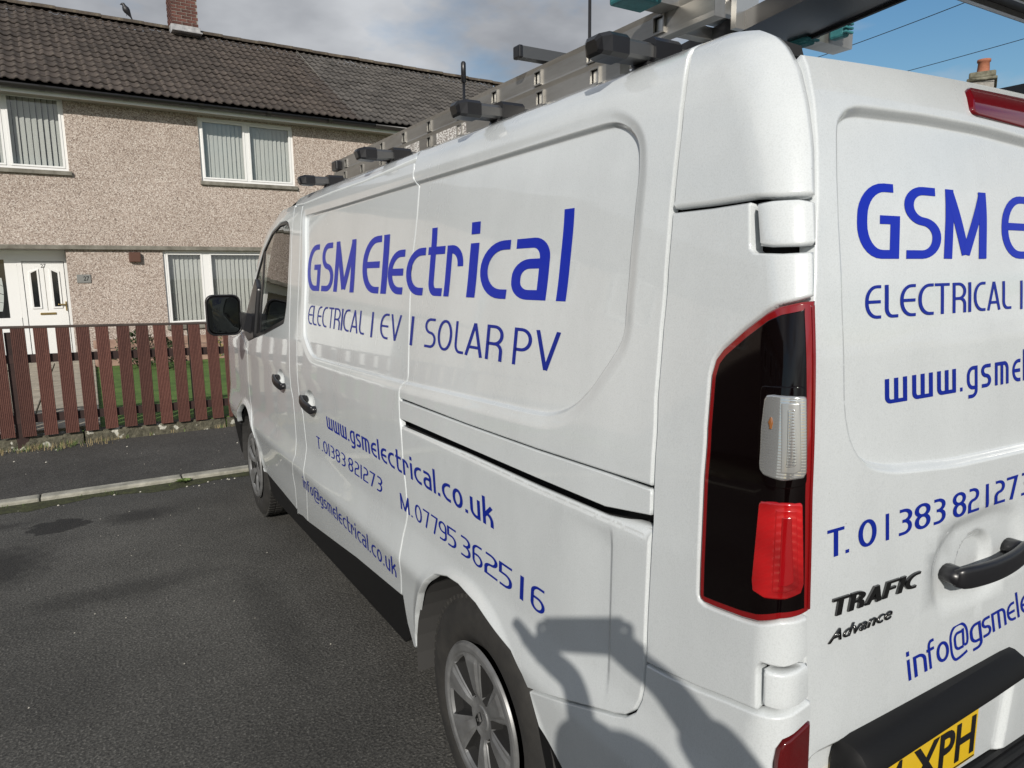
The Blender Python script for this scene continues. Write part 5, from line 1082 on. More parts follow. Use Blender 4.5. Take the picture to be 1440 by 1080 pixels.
def roof(parent, x0, x1, m, seed, vis0=None):
    R_ = random.Random(seed); me = tile_mesh('roof_tile', m); gx, gy = .330, (math.hypot(4.3, zr-ze-.12)+.02)/15.5; cnt = 0; V = []; F = []
    cols = int((x1-x0)/gx); todo = []
    for j in range(16):
        for i in range(cols): todo.append((i, j))
    cx = -1.0
    todo.sort(key=lambda q: abs(x0+(q[0]+.5)*gx-(2.2 if vis0 is None else vis0)))
    mv = [v.co.copy() for v in me.vertices]; mf = [list(p.vertices) for p in me.polygons]
    for i, j in todo:
        x = x0+(i+.5)*gx; s_ = j*gy; y = -.30+s_*math.cos(PITCH); z = ze-.01+s_*math.sin(PITCH)
        e = Euler((PITCH+R_.uniform(-.012, .012), R_.uniform(-.012, .012), R_.uniform(-.012, .012))); loc = Vector((x+R_.uniform(-.004, .004), y, z+R_.uniform(-.004, .006)))
        if cnt < 300:
            o = link(bpy.data.objects.new('roof_tile', me), parent); o.location = loc; o.rotation_euler = e
        else:
            k = len(V); Mx = Matrix.Translation(loc) @ e.to_matrix().to_4x4(); V += [Mx @ v for v in mv]; F += [tuple(k+q for q in f) for f in mf]
        cnt += 1
    if V: tag(mesh_obj('roof_tiling', V, F, m, parent, smooth=False), kind='stuff')
    m_ = MB(); m_.add([(x0, -.28, ze-.06), (x1, -.28, ze-.06), (x1, 4.0, zr-.22), (x0, 4.0, zr-.22), (x0, 8.3, ze-.18), (x1, 8.3, ze-.18)], [(0, 1, 2, 3), (3, 2, 5, 4)]); m_.build('roof_deck', DARK, parent)
    x = x0; r0 = None
    while x < x1-.05:
        if r0 is None:
            V = []; 
            for a in (-.22, .23):
                for k in range(9): w = math.pi*k/8; V.append((a, .13*math.cos(w), .10*math.sin(w)+(.006 if a > 0 else 0)))
            r0 = mesh_obj('ridge_tile', V, [(k, k+1, 9+k+1, 9+k) for k in range(8)]+[tuple(range(9)), tuple(range(17, 8, -1))], RIDGE, parent, smooth=False); o = r0
        else: o = r0.copy(); link(o, parent)
        o.location = (x+.22, 4.0, zr-.10+R_.uniform(-.008, .008)); o.rotation_euler = (0, R_.uniform(-.01, .01), 0); x += .45
def gutter(parent, x0, x1):
    m_ = MB(); V = []; n = 9
    for x in (x0, x1):
        for k in range(n): a = math.pi+math.pi*k/(n-1); V.append((x, -.375+.078*math.cos(a), ze-.085+.078*math.sin(a)))
    m_.add(V, [(k, k+1, n+k+1, n+k) for k in range(n-1)], 0, True); o = m_.build('gutter', GUT, parent); sm = o.modifiers.new('t', 'SOLIDIFY'); sm.thickness = .006
    x = x0+.9; u0 = None
    while x < x1:
        if u0 is None:
            V = []
            for xx in (-.045, .045):
                for k in range(n): a = math.pi+math.pi*k/(n-1); V.append((xx, -.375+.088*math.cos(a), ze-.085+.088*math.sin(a)))
            u0 = mesh_obj('gutter_union', V, [(k, k+1, n+k+1, n+k) for k in range(n-1)]+[tuple(range(n)), tuple(range(2*n-1, n-1, -1))], GUT, parent); o = u0
        else: o = u0.copy(); link(o, parent)
        o.location = (x, 0, 0); x += 1.32+.0*x
    m_ = MB(); m_.box(x0, x1, -.300, -.275, ze-.222, ze-.10); m_.build('fascia', UPVC, parent)
    m_ = MB(); m_.box(x0, x1, -.274, -.001, ze-.219, ze-.205); m_.build('soffit', mat('grey_soffit', (.30, .28, .25), .8) if 'grey_soffit' not in bpy.data.materials else bpy.data.materials['grey_soffit'], parent)
def X(v): return v*K
house = empty('terraced_house', HO, HA); tag(house, 'pebbledashed terraced house number 27 with brown tiled roof and white door', 'house')
PX = 5.62
w1 = (X(-1.95), X(-.11), hz(3.44), hz(4.73)); w2 = (X(2.097), X(3.94), hz(3.415), hz(4.625)); gw = (X(1.285), X(3.35), hz(.62), zs_-.03); rec = (-5.0, X(-.298), -.1, zs_-.03)
wallgrid('front_wall', -6.5, PX, -.1, ze-.1, [w1, w2, gw, rec], 0, .12, PEB, house)
m_ = MB(); m_.box(-6.5, PX, .45, 8.0, -.1, ze-.1); m_.build('rear_walls', PEB, house) if False else None
m_ = MB(); m_.add([(-6.5, 0, -.1), (-6.5, 8, -.1), (-6.5, 8, ze-.1), (-6.5, 4, zr-.1), (-6.5, 0, ze-.1)], [(0, 1, 2, 3, 4)]); m_.add([(-6.5, 8, -.1), (PX, 8, -.1), (PX, 8, ze-.1), (-6.5, 8, ze-.1)], [(0, 1, 2, 3)]); m_.build('side_wall', PEB, house)
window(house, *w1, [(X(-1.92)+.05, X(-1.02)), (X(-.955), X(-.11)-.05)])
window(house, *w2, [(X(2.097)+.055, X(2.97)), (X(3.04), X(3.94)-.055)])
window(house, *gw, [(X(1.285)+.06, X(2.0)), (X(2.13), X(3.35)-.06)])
for (a, b_, z) in ((w1[0]-.05, w1[1]+.04, w1[2]), (w2[0]-.03, w2[1]+.04, w2[2]), (gw[0]-.03, gw[1]+.04, gw[2])):
    m_ = MB(); m_.box(a, b_, -.055, .10, z-.075, z+.002, b=.008); m_.build('window_sill', CONC, house)
m_ = MB(); m_.box(-6.5, PX, -.075, .002, zs_-.028, zs_+.055, b=.010); m_.build('string_course', CONC, house)
# recessed entrance
m_ = MB(); m_.box(rec[0], rec[1], .36, .42, -.1, 3.0); m_.box(rec[0], rec[1], 0.13, .40, zs_-.030, zs_+.01); m_.build('entrance_backing', UPVC, house)
dz1 = hz(1.925)
entry = empty('front_door', (0, 0, 0)); entry.parent = house
dl, drr = X(-.965), X(-.345)
m_ = MB(); m_.box(dl, drr, .30, .345, .08, hz(1.86), b=.006); m_.build('door_leaf', UPVC, entry)
m_ = MB()
for a, b_ in ((dl-.09, dl-.012), (drr+.012, drr+.085)): m_.box(a, b_, .285, .359, .05, dz1)
m_.box(dl-.012, drr+.012, .285, .359, hz(1.86)+.01, dz1); m_.box(dl-.10, rec[1]-.002, .288, .359, dz1, zs_-.035); m_.box(drr+.085, rec[1]-.002, .287, .359, .05, dz1); m_.build('door_frame', UPVC, entry)
for (u0, u1, s_) in ((.17, .32, 1), (.68, .83, -1)):
    a, b_ = dl+(drr-dl)*u0, dl+(drr-dl)*u1; z0, z1 = hz(1.05), hz(1.66); dd = .05*s_
    outer = [(a-.028, z0-.03), (b_+.028, z0-.03), (b_+.028, z1+.035+(0.05 if s_ > 0 else 0)), (a-.028, z1+.035+(0 if s_ > 0 else .05))]
    inn_ = [(a, z0), (b_, z0), (b_, z1+(.05 if s_ > 0 else 0)), (a, z1+(0 if s_ > 0 else .05))]
    m_ = MB(); V = [(x, .298, z) for x, z in outer]+[(x, .282, (z0+(z-z0)*.985)) for x, z in outer]+[(x, .284, z) for x, z in inn_]+[(x, .298, z) for x, z in inn_]
    m_.add(V, [(k, (k+1) % 4, 4+(k+1) % 4, 4+k) for k in range(4)]+[(4+k, 4+(k+1) % 4, 8+(k+1) % 4, 8+k) for k in range(4)]+[(8+k, 8+(k+1) % 4, 12+(k+1) % 4, 12+k) for k in range(4)]); m_.build('bead', UPVC, entry)
    m_ = MB(); m_.add([(x, .294, z) for x, z in inn_], [(0, 1, 2, 3)]); m_.build('door_pane', mat('dark_door_glass', (.012, .014, .015), .06, coat=1) if 'dark_door_glass' not in bpy.data.materials else bpy.data.materials['dark_door_glass'], entry)
cx_ = (dl+drr)/2
m_ = MB(); m_.box(cx_-.004, cx_+.004, .297, .30, hz(.98), hz(1.78)); m_.build('panel_groove', CONC, entry)
m_ = MB(); m_.box(cx_-.13, cx_+.13, .286, .30, hz(.905), hz(.945), b=.006); m_.build('letter_box', BRASS, entry)
m_ = MB(); m_.box(drr-.035, drr-.010, .280, .30, hz(.97), hz(1.14), b=.005); m_.box(drr-.155, drr-.025, .252, .268, hz(1.075), hz(1.098), b=.005); m_.box(drr-.03, drr-.018, .26, .29, hz(1.075), hz(1.098)); m_.build('door_lever', BRASS, entry)
def hnum(s, x, z, h, y, m, parent, name):
    def f_(f, yv, lo_, hi_): ww = h*.62*len(s)*.9; return np.stack([x-ww/2+f*ww, np.full(len(f), y), z+(yv/.73)*h], 1)
    return font_text(name, s, f_, m, parent, bold=.012)
hnum('27', cx_+.0, hz(1.755), .075, .2985, BLACKS, entry, 'door_number')
# side light beside the door
m_ = MB(); m_.box(X(-2.3), dl-.10, .29, .358, .05, hz(.87)); m_.box(X(-1.23), dl-.092, .291, .357, hz(.87), zs_-.035); m_.box(X(-2.3), X(-1.23), .292, .357, hz(1.90), zs_-.035); m_.build('side_panel', UPVC, house)
m_ = MB(); m_.box(X(-2.3), X(-1.23), .31, .316, hz(.87), hz(1.90)); m_.build('side_light_glass', mat('side_light', (.02, .022, .022), .05, coat=1), house)
m_ = MB(); V = []
for k in range(13):
    t = k/12; V += [(X(-1.36)+.06*t-.42*t*t, .305-.006*math.sin(k*2.2), hz(1.58)-.62*t), (X(-1.34)+.06*t-.10*t*t+.05, .305+.006*math.sin(k*2.2+1), hz(1.58)-.62*t)]
m_.add(V, [(2*k, 2*k+1, 2*k+3, 2*k+2) for k in range(12)], 0, True); m_.build('net_curtain', mat('net_curtain', (.45, .48, .46), .9), house)
m_ = MB(); m_.box(X(.70), X(.895), -.09, -.001, hz(1.85), hz(2.03), b=.012); m_.build('wall_lamp', mat('brown_lamp_box', (.10, .045, .03), .6), house)
m_ = MB(); m_.box(X(-.17), X(.05), -.022, -.001, hz(1.475), hz(1.625), b=.004); nb_ = m_.build('number_plaque', mat('grey_plaque', (.22, .22, .21), .4), house)
hnum('27', X(-.02), hz(1.515), .085, -.0235, BLACKS, house, 'plaque_number')
roof(house, -6.6, PX, TILE1, 5); gutter(house, -6.6, PX+.3)
m_ = MB(); m_.box(PX-.012, PX+.012, -.28, -.25, 0, 0.01); 
V = [(PX+.006*math.sin(k*1.3), -.30+4.3*k/30, ze-.10+(zr-ze+.05)*k/30) for k in range(31)]; m_ = MB(); m_.tube(V, .007, 5); m_.build('party_joint', CONC, house)
house2 = empty('terraced_house', (HO[0]+math.cos(HA)*PX, HO[1]+math.sin(HA)*PX, 0), HA); tag(house2, 'adjoining terraced house with greyer tiles behind the van\'s ladder', 'house')
L2_ = 6.45
wallgrid('front_wall', 0, L2_, -.1, ze-.1, [], 0, .1, PEB, house2)
m_ = MB(); m_.add([(L2_, 0, -.1), (L2_, 8, -.1), (L2_, 8, ze-.1), (L2_, 4, zr-.1), (L2_, 0, ze-.1)], [(0, 1, 2, 3, 4)]); m_.add([(0, 8, -.1), (L2_, 8, -.1), (L2_, 8, ze-.1), (0, 8, ze-.1)], [(0, 1, 2, 3)]); m_.build('side_wall', PEB, house2)
m_ = MB(); m_.box(0, L2_, -.075, .002, zs_-.028, zs_+.055, b=.010); m_.build('string_course', CONC, house2)
for a in (1.2, 4.0): window(house2, a, a+1.5, hz(3.415), hz(4.6), [(a+.05, a+.72), (a+.78, a+1.45)], yy=-.05)
roof(house2, .0, L2_+.1, TILE2, 9, 2.5); gutter(house2, .3, L2_+.1)
# chimney of bricks
chx = X(2.60)*1.035; chw = .60; chd = .60; cz0 = zr-.25
ch = empty('chimney', (chx, 4.0, cz0)); ch.parent = house
m_ = MB(); m_.box(-chw/2+.008, chw/2-.008, -chd/2+.008, chd/2-.008, 0, 2.0); m_.build('mortar_core', MORT, ch)
m_ = MB(); m_.box(-.105, .105, -.05, .05, 0, .062, b=.004); bme = m_.build('brick', BRICKM, ch); first = True
for c_ in range(26):
    off = 0 if c_ % 2 else .113
    for side in range(2):
        xs_ = [-.30+off+.2265*i for i in range(-1, 4)]
        for x in xs_:
            a, b_ = max(-.30, x+.006), min(.30, x+.2205)
            if b_-a < .03: continue
            o = bme if first else bme.copy()
            if not first: link(o, ch)
            first = False
            if side == 0: o.location = ((a+b_)/2, -.25+rnd.uniform(-.002, .002), .02+c_*.0745)
            else: o.location = (-.25, (a+b_)/2+.0, .02+c_*.0745+.0001); o.rotation_euler = (0, 0, math.pi/2)
            if side == 1 and abs((a+b_)/2) > .24: o.scale = (max(.05, (b_-a-.1))/.21, 1, 1)
            else: o.scale = ((b_-a)/.21, 1, 1)
m_ = MB(); m_.box(-.335, .335, -.345, .345, .03, .22, b=.01); m_.box(-.34, .34, -.55, -.30, .02, .06, b=.01, M=Matrix.Rotation(0, 4, 'X')); m_.build('lead_flashing', LEAD, ch)
# garden behind the fence
GR = mat('lawn', rough=.95, build=noisy((.045, .10, .013), (.11, .19, .035), 5, bs=.6, bd=.02, bscale=80))
lw = MB(); lw.box(-8, 14, 7.22, 13.4, -.02, .10); tag(lw.build('lawn', GR), kind='structure')
FL = mat('buff_paving_slab', rough=.9, build=noisy((.24, .21, .16), (.42, .37, .29), 6)); FL2 = mat('pink_block', rough=.9, build=noisy((.22, .13, .10), (.40, .27, .21), 8))
pth = empty('garden_path', (0, 0, .10)); tag(pth, kind='structure')
m_ = MB(); m_.box(-.29, .29, -.29, .29, 0, .035, b=.006); s0 = m_.build('paving_slab', FL, pth); kk = 0
for i in range(3):
    for j in range(12):
        o = s0 if kk == 0 else s0.copy()
        if kk: link(o, pth)
        kk += 1; o.location = (-3.25+i*.595, 7.6+j*.60, rnd.uniform(0, .006))
for i in range(24):
    for j in range(2):
        o = s0.copy(); link(o, pth); o.location = (-5.0+i*.595, 13.75+j*.6+(i*.035), rnd.uniform(0, .006))
bw = empty('block_garden_wall', (-1.55, 12.9, .1), HA); tag(bw, 'low pink block wall edging the flower bed in front of the house', 'low wall')
m_ = MB(); m_.box(-.215, .215, -.05, .05, 0, .14, b=.008); s1_ = m_.build('block', FL2, bw); kk = 0
for c_ in range(3):
    for i in range(13):
        o = s1_ if kk == 0 else s1_.copy()
        if kk: link(o, bw)
        kk += 1; o.location = (i*.44+(c_ % 2)*.22, 0, c_*.15)
def shrub(x, y, z, r, h, cols, lab, n=420, leaf=.035, group=None):
    root = empty('garden_shrub', (x, y, z)); tag(root, lab, 'shrub', group)
    m_ = MB()
    for k in range(5): a = random.uniform(0, 6.28); m_.tube([(0, 0, 0), (math.cos(a)*r*.4, math.sin(a)*r*.4, h*.5), (math.cos(a)*r*.7, math.sin(a)*r*.7, h*.85)], [.012, .008, .004], 5)
    m_.build('stem', mat('woody_stem', (.06, .04, .025), .9) if 'woody_stem' not in bpy.data.materials else bpy.data.materials['woody_stem'], root)
    m_ = MB()
    for k in range(n):
        a = random.uniform(0, 6.28); q = random.random()**.5*r*(1+.2*math.sin(a*3)); zz = h*(.12+.88*random.random()); q *= math.sin(min(1, zz/h*.9+.15)*math.pi)**.5; c_ = Vector((q*math.cos(a), q*math.sin(a), zz)); e = Euler((random.uniform(-1, 1), random.uniform(-1, 1), random.uniform(0, 6.28))); l = leaf*random.uniform(.6, 1.4)
        m_.add([c_+e.to_matrix() @ Vector(p) for p in ((-l, 0, 0), (0, -l*.45, .1*l), (l, 0, 0), (0, l*.45, .1*l))], [(0, 1, 2, 3)], random.randrange(len(cols)))
    m_.build('foliage', cols, root)
LG = mat('leaf_dark', (.03, .05, .015), .7); LY = mat('leaf_yellow', (.25, .22, .05), .7); LR = mat('leaf_red', (.12, .03, .03), .7); LP = mat('leaf_pale', (.16, .20, .12), .7)
shrub(-1.15, 12.4, .1, .42, .62, [LG], 'dark bush on the lawn behind the second gap of the fence')
shrub(-.75, 11.9, .1, .30, .50, [LG], 'small black green bush beside the dark bush on the lawn')
shrub(.35, 12.5, .1, .35, .80, [LY, LP, LG], 'yellow green shrub in front of the ground floor window')
shrub(1.35, 12.3, .1, .35, .75, [LR, LG, LP], 'red leaved shrub seen between pickets beside the door mirror')
shrub(.85, 12.6, .1, .30, .70, [LP, LG], 'pale leaved shrub between the yellow and the red shrub')

# ------------------------------------------------------------------ bird, distant chimney, wires, lamp post
bd = empty('perched_bird', (0, 0, 0)); tag(bd, 'black bird perched on the roof ridge left of the brick chimney', 'bird')
BIRD = mat('black_feathers', (.015, .015, .018), .5)
bx_ = X(1.47)*1.03; bp = Vector((HO[0]+math.cos(HA)*bx_-math.sin(HA)*4.0, HO[1]+math.sin(HA)*bx_+math.cos(HA)*4.0, zr+.065)); bd.location = bp
def blob(rows, n=12):   # rows: (x, z, ry, rz) cross sections along a body axis
    V = []; F = []
    for i, (x, z, a, b_) in enumerate(rows):
        for k in range(n): w = 2*math.pi*k/n; V.append((x, a*math.cos(w), z+b_*math.sin(w)))
    for i in range(len(rows)-1):
        for k in range(n): F.append((i*n+k, i*n+(k+1) % n, (i+1)*n+(k+1) % n, (i+1)*n+k))
    F += [tuple(range(n)), tuple((len(rows)-1)*n+k for k in range(n))]; return V, F
m_ = MB(); m_.tube([(.13, 0, -.09), (.09, 0, -.01), (.05, 0, .06), (.02, 0, .11), (-.005, 0, .155), (-.025, 0, .195), (-.035, 0, .225), (-.05, 0, .248), (-.075, 0, .25), (-.12, 0, .235)], [.008, .02, .05, .075, .078, .058, .042, .044, .03, .003], 14); m_.build('plumage', BIRD, bd)
m_ = MB()
for s_ in (-.02, .02): m_.tube([(0, s_, .05), (.005, s_, 0)], .004, 6)
m_.build('leg', BIRD, bd)
dc = Vector((-1.752, -.609, 1.568))+Vector((1.1208, .5628, .2819))*24
dcr = empty('distant_chimney', (dc.x, dc.y, 0), .45); tag(dcr, 'distant rendered chimney with a terracotta pot above the van roof at right', 'chimney')
sx = dc.z-.6
m_ = MB(); m_.box(-.85, .55, -.35, .35, sx-3.4, sx+.0); m_.build('stack', RENDER, dcr)
m_ = MB(); m_.box(-.93, .63, -.43, .43, sx, sx+.10, b=.03); m_.box(-.88, .58, -.38, .38, sx+.10, sx+.30, b=.05); m_.build('coping', mat('lichen_coping', rough=.95, build=noisy((.08, .075, .05), (.26, .25, .19), 5, bs=.5, bd=.02)), dcr)
m_ = MB(); m_.lathe([(sx+.28, .24), (sx+.34, .20), (sx+.78, .17), (sx+.80, .205), (sx+.88, .205), (sx+.88, .15), (sx+.5, .14)], axis='z', n=20, origin=(.12, 0, 0)); m_.build('chimney_pot', TERRA, dcr)
hb = empty('distant_house', (dc.x+.5, dc.y+.5, 0), .45); tag(hb, 'house under the distant chimney, hidden behind the van roof', 'house')
m_ = MB(); m_.box(-7, 7, -4, 4, 0, sx-5.0); m_.build('walls', RENDER, hb)
m_ = MB(); m_.add([(-7.3, -4.4, sx-5.1), (7.3, -4.4, sx-5.1), (7.3, 0, sx-2.6), (-7.3, 0, sx-2.6), (-7.3, 4.4, sx-5.1), (7.3, 4.4, sx-5.1)], [(0, 1, 2, 3), (3, 2, 5, 4), (0, 3, 4), (1, 5, 2)]); m_.build('roof', TILE2, hb)
WA, WB, WC, WD = (19.627, 20, 8.45), (18.28, 9, 8.42), (21.75, 22, 7.98), (23.9, 9, 8.68)
def wire(a, b_, r, lab):
    a, b_ = Vector(a), Vector(b_); pts = [a+(b_-a)*t-Vector((0, 0, 1))*(.5*t*(1-t)) for t in [i/24 for i in range(25)]]
    m_ = MB(); m_.tube(pts, r, 5); tag(m_.build('overhead_wire', BLACKS), lab, 'cable', 'telephone wires against the sky')
wire(WA, WB, .011, 'upper dark telephone wire crossing the blue sky over the rear door')
wire(WC, WD, .011, 'lower telephone wire ending behind the terracotta chimney pot')
# street lamp behind the ladder
lp = Vector((-1.752, -.609, 0))+Vector((.69, .877, 0)).normalized()*18
lp = Vector((-1.752, -.609, 0))+Vector((.601, .799, 0)).normalized()*18
lr = empty('street_lamp', lp); tag(lr, 'tall dark street lamp column rising behind the ladder on the van roof', 'street lamp')
m_ = MB(); m_.tube([(0, 0, 0), (0, 0, 1.2), (0, 0, 1.25), (0, 0, 11)], [.075, .075, .045, .036], 12); m_.build('column', GUT, lr)
m_ = MB(); m_.tube([(0, 0, 10.9), (-.2, -.2, 11.2), (-.7, -.7, 11.3)], .03, 8); m_.box(-.95, -.6, -.85, -.6, 11.22, 11.36, b=.04); m_.build('lantern', GUT, lr)

# ------------------------------------------------------------------ roof bars, ladder, frame on the roof
BARM = mat('dull_bar_aluminium', (.16, .16, .16), .4, .8)
def roofbar(y, lab):
    r_ = empty('roof_bar', (0, y, 2.006)); tag(r_, lab, 'roof bar', 'roof bars across the van')
    m_ = MB(); m_.sweep([(-.80, 0, 0), (.80, 0, 0)], [(-.030, -.012), (-.022, -.017), (.022, -.017), (.030, -.012), (.030, .010), (.020, .018), (-.020, .018), (-.030, .010)], upv=(0, 0, 1))
    for yy_ in (-.012, .012): m_.box(-.80, .80, yy_-.003, yy_+.003, .0176, .0205)
    m_.build('crossbar', BARM, r_)
    for s_ in (-1, 1):
        m_ = MB(); sec = [(-.034, -.016), (-.024, -.022), (.024, -.022), (.034, -.016), (.034, .014), (.024, .023), (-.024, .023), (-.034, .014)]
        m_.sweep([(s_*.800, 0, 0), (s_*.842, 0, 0), (s_*.862, 0, -.002), (s_*.868, 0, -.004)], sec, upv=(0, 0, 1), scale=[1, 1, .82, .5]); m_.build('end_cap', BLACKS, r_)
        m_ = MB(); m_.sweep([(s_*.665, 0, .003), (s_*.735, 0, .003)], [(a*1.12, b_*1.12) for a, b_ in sec], upv=(0, 0, 1)); m_.sweep([(s_*.70, 0, -.01), (s_*.712, 0, -.045), (s_*.735, 0, -.075)], [(-.05, -.028), (.05, -.028), (.05, .028), (-.05, .028)], upv=(0, 1, 0), scale=[.7, .8, 1]); m_.build('foot', BLACKS, r_)
    return r_
for y, lab in ((.560, 'roof bar nearest the rear doors of the van'), (1.17, 'roof bar under the thin aerial, second from the rear of the van'), (1.975, 'third roof bar from the rear, over the front of the sliding door'), (2.80, 'roof bar farthest from the rear doors, over the cab')): roofbar(y, lab)
lad = empty('extension_ladder', (0, 0, 0)); tag(lad, 'grey aluminium extension ladder lying lengthwise on the van\'s roof bars', 'ladder')
def stile(x, z0, z1, y0, y1, nm, off):
    """C-section stile with real rung holes on its outer face"""
    y = y0; V = []; F = []; s_ = -1 if x < -.4 else 1
    hol = [y0+off+.255*i for i in range(20) if y0+off+.255*i < y1-.1]; hw, hh = .016, .017; zm = (z0+z1)/2
    ys = [y0]+[q for h_ in hol for q in (h_-hw, h_+hw)]+[y1]; zz = [z0, z0+.012, zm-hh, zm+hh, z1-.012, z1]; xo = [0, .003, .003, .003, .003, 0]
    b = MB()
    for i in range(len(ys)-1):
        for j in range(5):
            if i % 2 == 1 and j == 2: continue
            b.add([(x+s_*(.0-xo[j]), ys[i], zz[j]), (x+s_*(.0-xo[j]), ys[i+1], zz[j]), (x+s_*(.0-xo[j+1]), ys[i+1], zz[j+1]), (x+s_*(.0-xo[j+1]), ys[i], zz[j+1])], [(0, 1, 2, 3)])
    xi = x-s_*.030
    b.add([(x, y0, z0), (x, y1, z0), (xi, y1, z0), (xi, y0, z0)], [(0, 1, 2, 3)]); b.add([(x, y0, z1), (x, y1, z1), (xi, y1, z1), (xi, y0, z1)], [(0, 1, 2, 3)]); b.add([(xi, y0, z0), (xi, y1, z0), (xi, y1, z1), (xi, y0, z1)], [(0, 1, 2, 3)])
    b.add([(x-s_*.0, y0, z0), (xi, y0, z0), (xi, y0, z1), (x, y0, z1)], [(0, 1, 2, 3)]); b.add([(x, y1, z0), (xi, y1, z0), (xi, y1, z1), (x, y1, z1)], [(0, 1, 2, 3)])
    b.build(nm, ALU, lad); return hol, zm
for (xa, xb, z0, z1, y0, y1, off) in ((-.600, -.225, 2.028, 2.092, .80, 3.12, .10), (-.578, -.247, 2.096, 2.158, .52, 3.18, .17)):
    hol, zm = stile(xa, z0, z1, y0, y1, 'stile', off); stile(xb, z0, z1, y0, y1, 'stile', off)
    r0 = None
    for h_ in hol:
        if r0 is None: m_ = MB(); m_.sweep([(xa+.006, 0, 0), (xb-.006, 0, 0)], [(-.014, -.014), (.014, -.014), (.014, .014), (-.014, .014)], upv=(0, 0, 1)); r0 = m_.build('rung', ALUL, lad); o = r0
        else: o = r0.copy(); link(o, lad)
        o.location = (0, h_, zm)
    m_ = MB()
    for h_ in hol:       # pressed collars round the rung ends
        for a, b_, c_, d_ in ((-.019, -.0155, -.021, .021), (.0155, .019, -.021, .021), (-.0155, .0155, -.021, -.0165), (-.0155, .0155, .0165, .021)): m_.box(xa-.003, xa+.003, h_+a, h_+b_, zm+c_, zm+d_)
    tag(m_.build('rung_collars', ALU, lad), kind='stuff')
for y0, y1, m__ in ((2.02, 2.24, STICK), (1.62, 1.86, STICK)):
    m_ = MB(); m_.box(-.5972, -.5962, y0, y1, 2.042, 2.080); m_.build('instruction_sticker', m__, lad)
m_ = MB(); m_.box(-.61, -.56, 3.05, 3.13, 2.10, 2.15, b=.008); m_.box(-.605, -.57, 3.14, 3.20, 2.03, 2.07, b=.006); m_.build('ladder_hook', BLACKS, lad)
stb = MB(); stb.sweep([(-.66, .655, 2.168), (.045, .655, 2.168)], [(-.028, -.022), (.028, -.022), (.028, .022), (-.028, .022)], upv=(0, 0, 1)); stb.build('stabiliser_bar', ALU, lad)
def foot(x, y, z, sx_, sy_, sz_, ribs=6, ax='x'):
    m_ = MB(); m_.box(x-sx_, x+sx_, y-sy_, y+sy_, z-sz_, z+sz_, b=.006)
    for k in range(ribs):
        t = -1+2*(k+.5)/ribs
        if ax == 'x': m_.box(x+sx_*t*.9-.003, x+sx_*t*.9+.003, y-sy_-.006, y-sy_+.001, z-sz_*.9, z+sz_*.9, b=.002)
        else: m_.box(x-sx_-.004, x+sx_+.004, y-sy_-.008, y-sy_+.001, z+sz_*t*.9-.003, z+sz_*t*.9+.003, b=.002)
    m_.build('rubber_foot', TEAL, lad)
foot(-.682, .650, 2.168, .045, .036, .030); foot(-.050, .60, 2.195, .012, .022, .045, 8, ax='z')
foot(-.390, .60, 2.215, .016, .025, .035, ax='z'); foot(-.262, .55, 2.127, .018, .028, .040, 8, ax='z')
m_ = MB(); m_.box(-.42, -.36, .575, .70, 2.188, 2.20); m_.lathe([(0, .0), (0, .012), (.008, .012), (.010, .0)], axis='z', n=14, origin=(-.46, .64, 2.19)); m_.box(-.47, -.40, .56, .575, 2.10, 2.19); m_.build('bracket', ALUL, lad)
clp = empty('ladder_clamp', (0, 0, 0)); tag(clp, 'square metal clamp arm sticking up over the ladder in the middle of the roof', 'clamp')
m_ = MB(); m_.sweep([(-.62, 1.235, 2.200), (-.30, 1.235, 2.200)], [(-.016, -.016), (.016, -.016), (.016, .016), (-.016, .016)], upv=(0, 0, 1)); m_.build('arm', BARM, clp)
m_ = MB(); m_.box(-.63, -.615, 1.217, 1.253, 2.182, 2.218, b=.004); m_.build('end_cap', BLACKS, clp)
m_ = MB(); m_.tube([(-.52, 1.235, 2.19), (-.52, 1.235, 2.02)], .008, 8); m_.box(-.54, -.46, 1.20, 1.27, 2.158, 2.180, b=.008); m_.build('hook_bolt', BARM, clp)
ae = empty('roof_aerial', (0, 2.79, 2.0)); tag(ae, 'thin black whip aerial with a thicker tip standing on the van roof', 'aerial')
m_ = MB(); m_.tube([(0, 0, 0), (0, 0, .05)], [.03, .014], 10); m_.tube([(0, 0, .04), (0, 0, .57)], .0075, 8); m_.build('mast', BLACKS, ae)
m_ = MB(); m_.tube([(0, 0, .54), (0, 0, .635), (0, 0, .642)], [.013, .013, .008], 10); m_.build('tip', BLACKS, ae)
fr = empty('overhanging_frame', (0, 0, 0)); tag(fr, 'black channel frame with aluminium edges overhanging the rear of the roof at top right', 'frame')
m_ = MB(); m_.add([(-.372, .95, 2.100), (-.512, .17, 2.100), (-.325, .17, 2.100), (-.185, .95, 2.100), (-.372, .95, 2.140), (-.512, .17, 2.140), (-.325, .17, 2.140), (-.185, .95, 2.140)], [(0, 3, 2, 1), (4, 5, 6, 7), (0, 1, 5, 4), (1, 2, 6, 5), (2, 3, 7, 6), (3, 0, 4, 7)])
m_.build('side_channel', BLACKS, fr)
m_ = MB(); m_.sweep([(-.329, .18, 2.098), (-.191, .94, 2.098)], [(-.004, -.004), (.004, -.004), (.004, .004), (-.004, .004)]); m_.build('inner_bead', BLACKP, fr)
m_ = MB(); m_.box(-.50, .95, .0, .205, 2.098, 2.135); m_.build('rear_channel', BLACKS, fr)
m_ = MB(); m_.box(-.295, .95, .222, .230, 2.100, 2.128); m_.box(-.295, .95, .206, .2215, 2.100, 2.104); m_.build('edge_strip', BARM, fr)
m_ = MB(); m_.box(-.295, .95, .196, .206, 2.086, 2.0975); m_.box(-.295, .95, .150, .156, 2.088, 2.0975); m_.build('aluminium_lip', ALUL, fr)
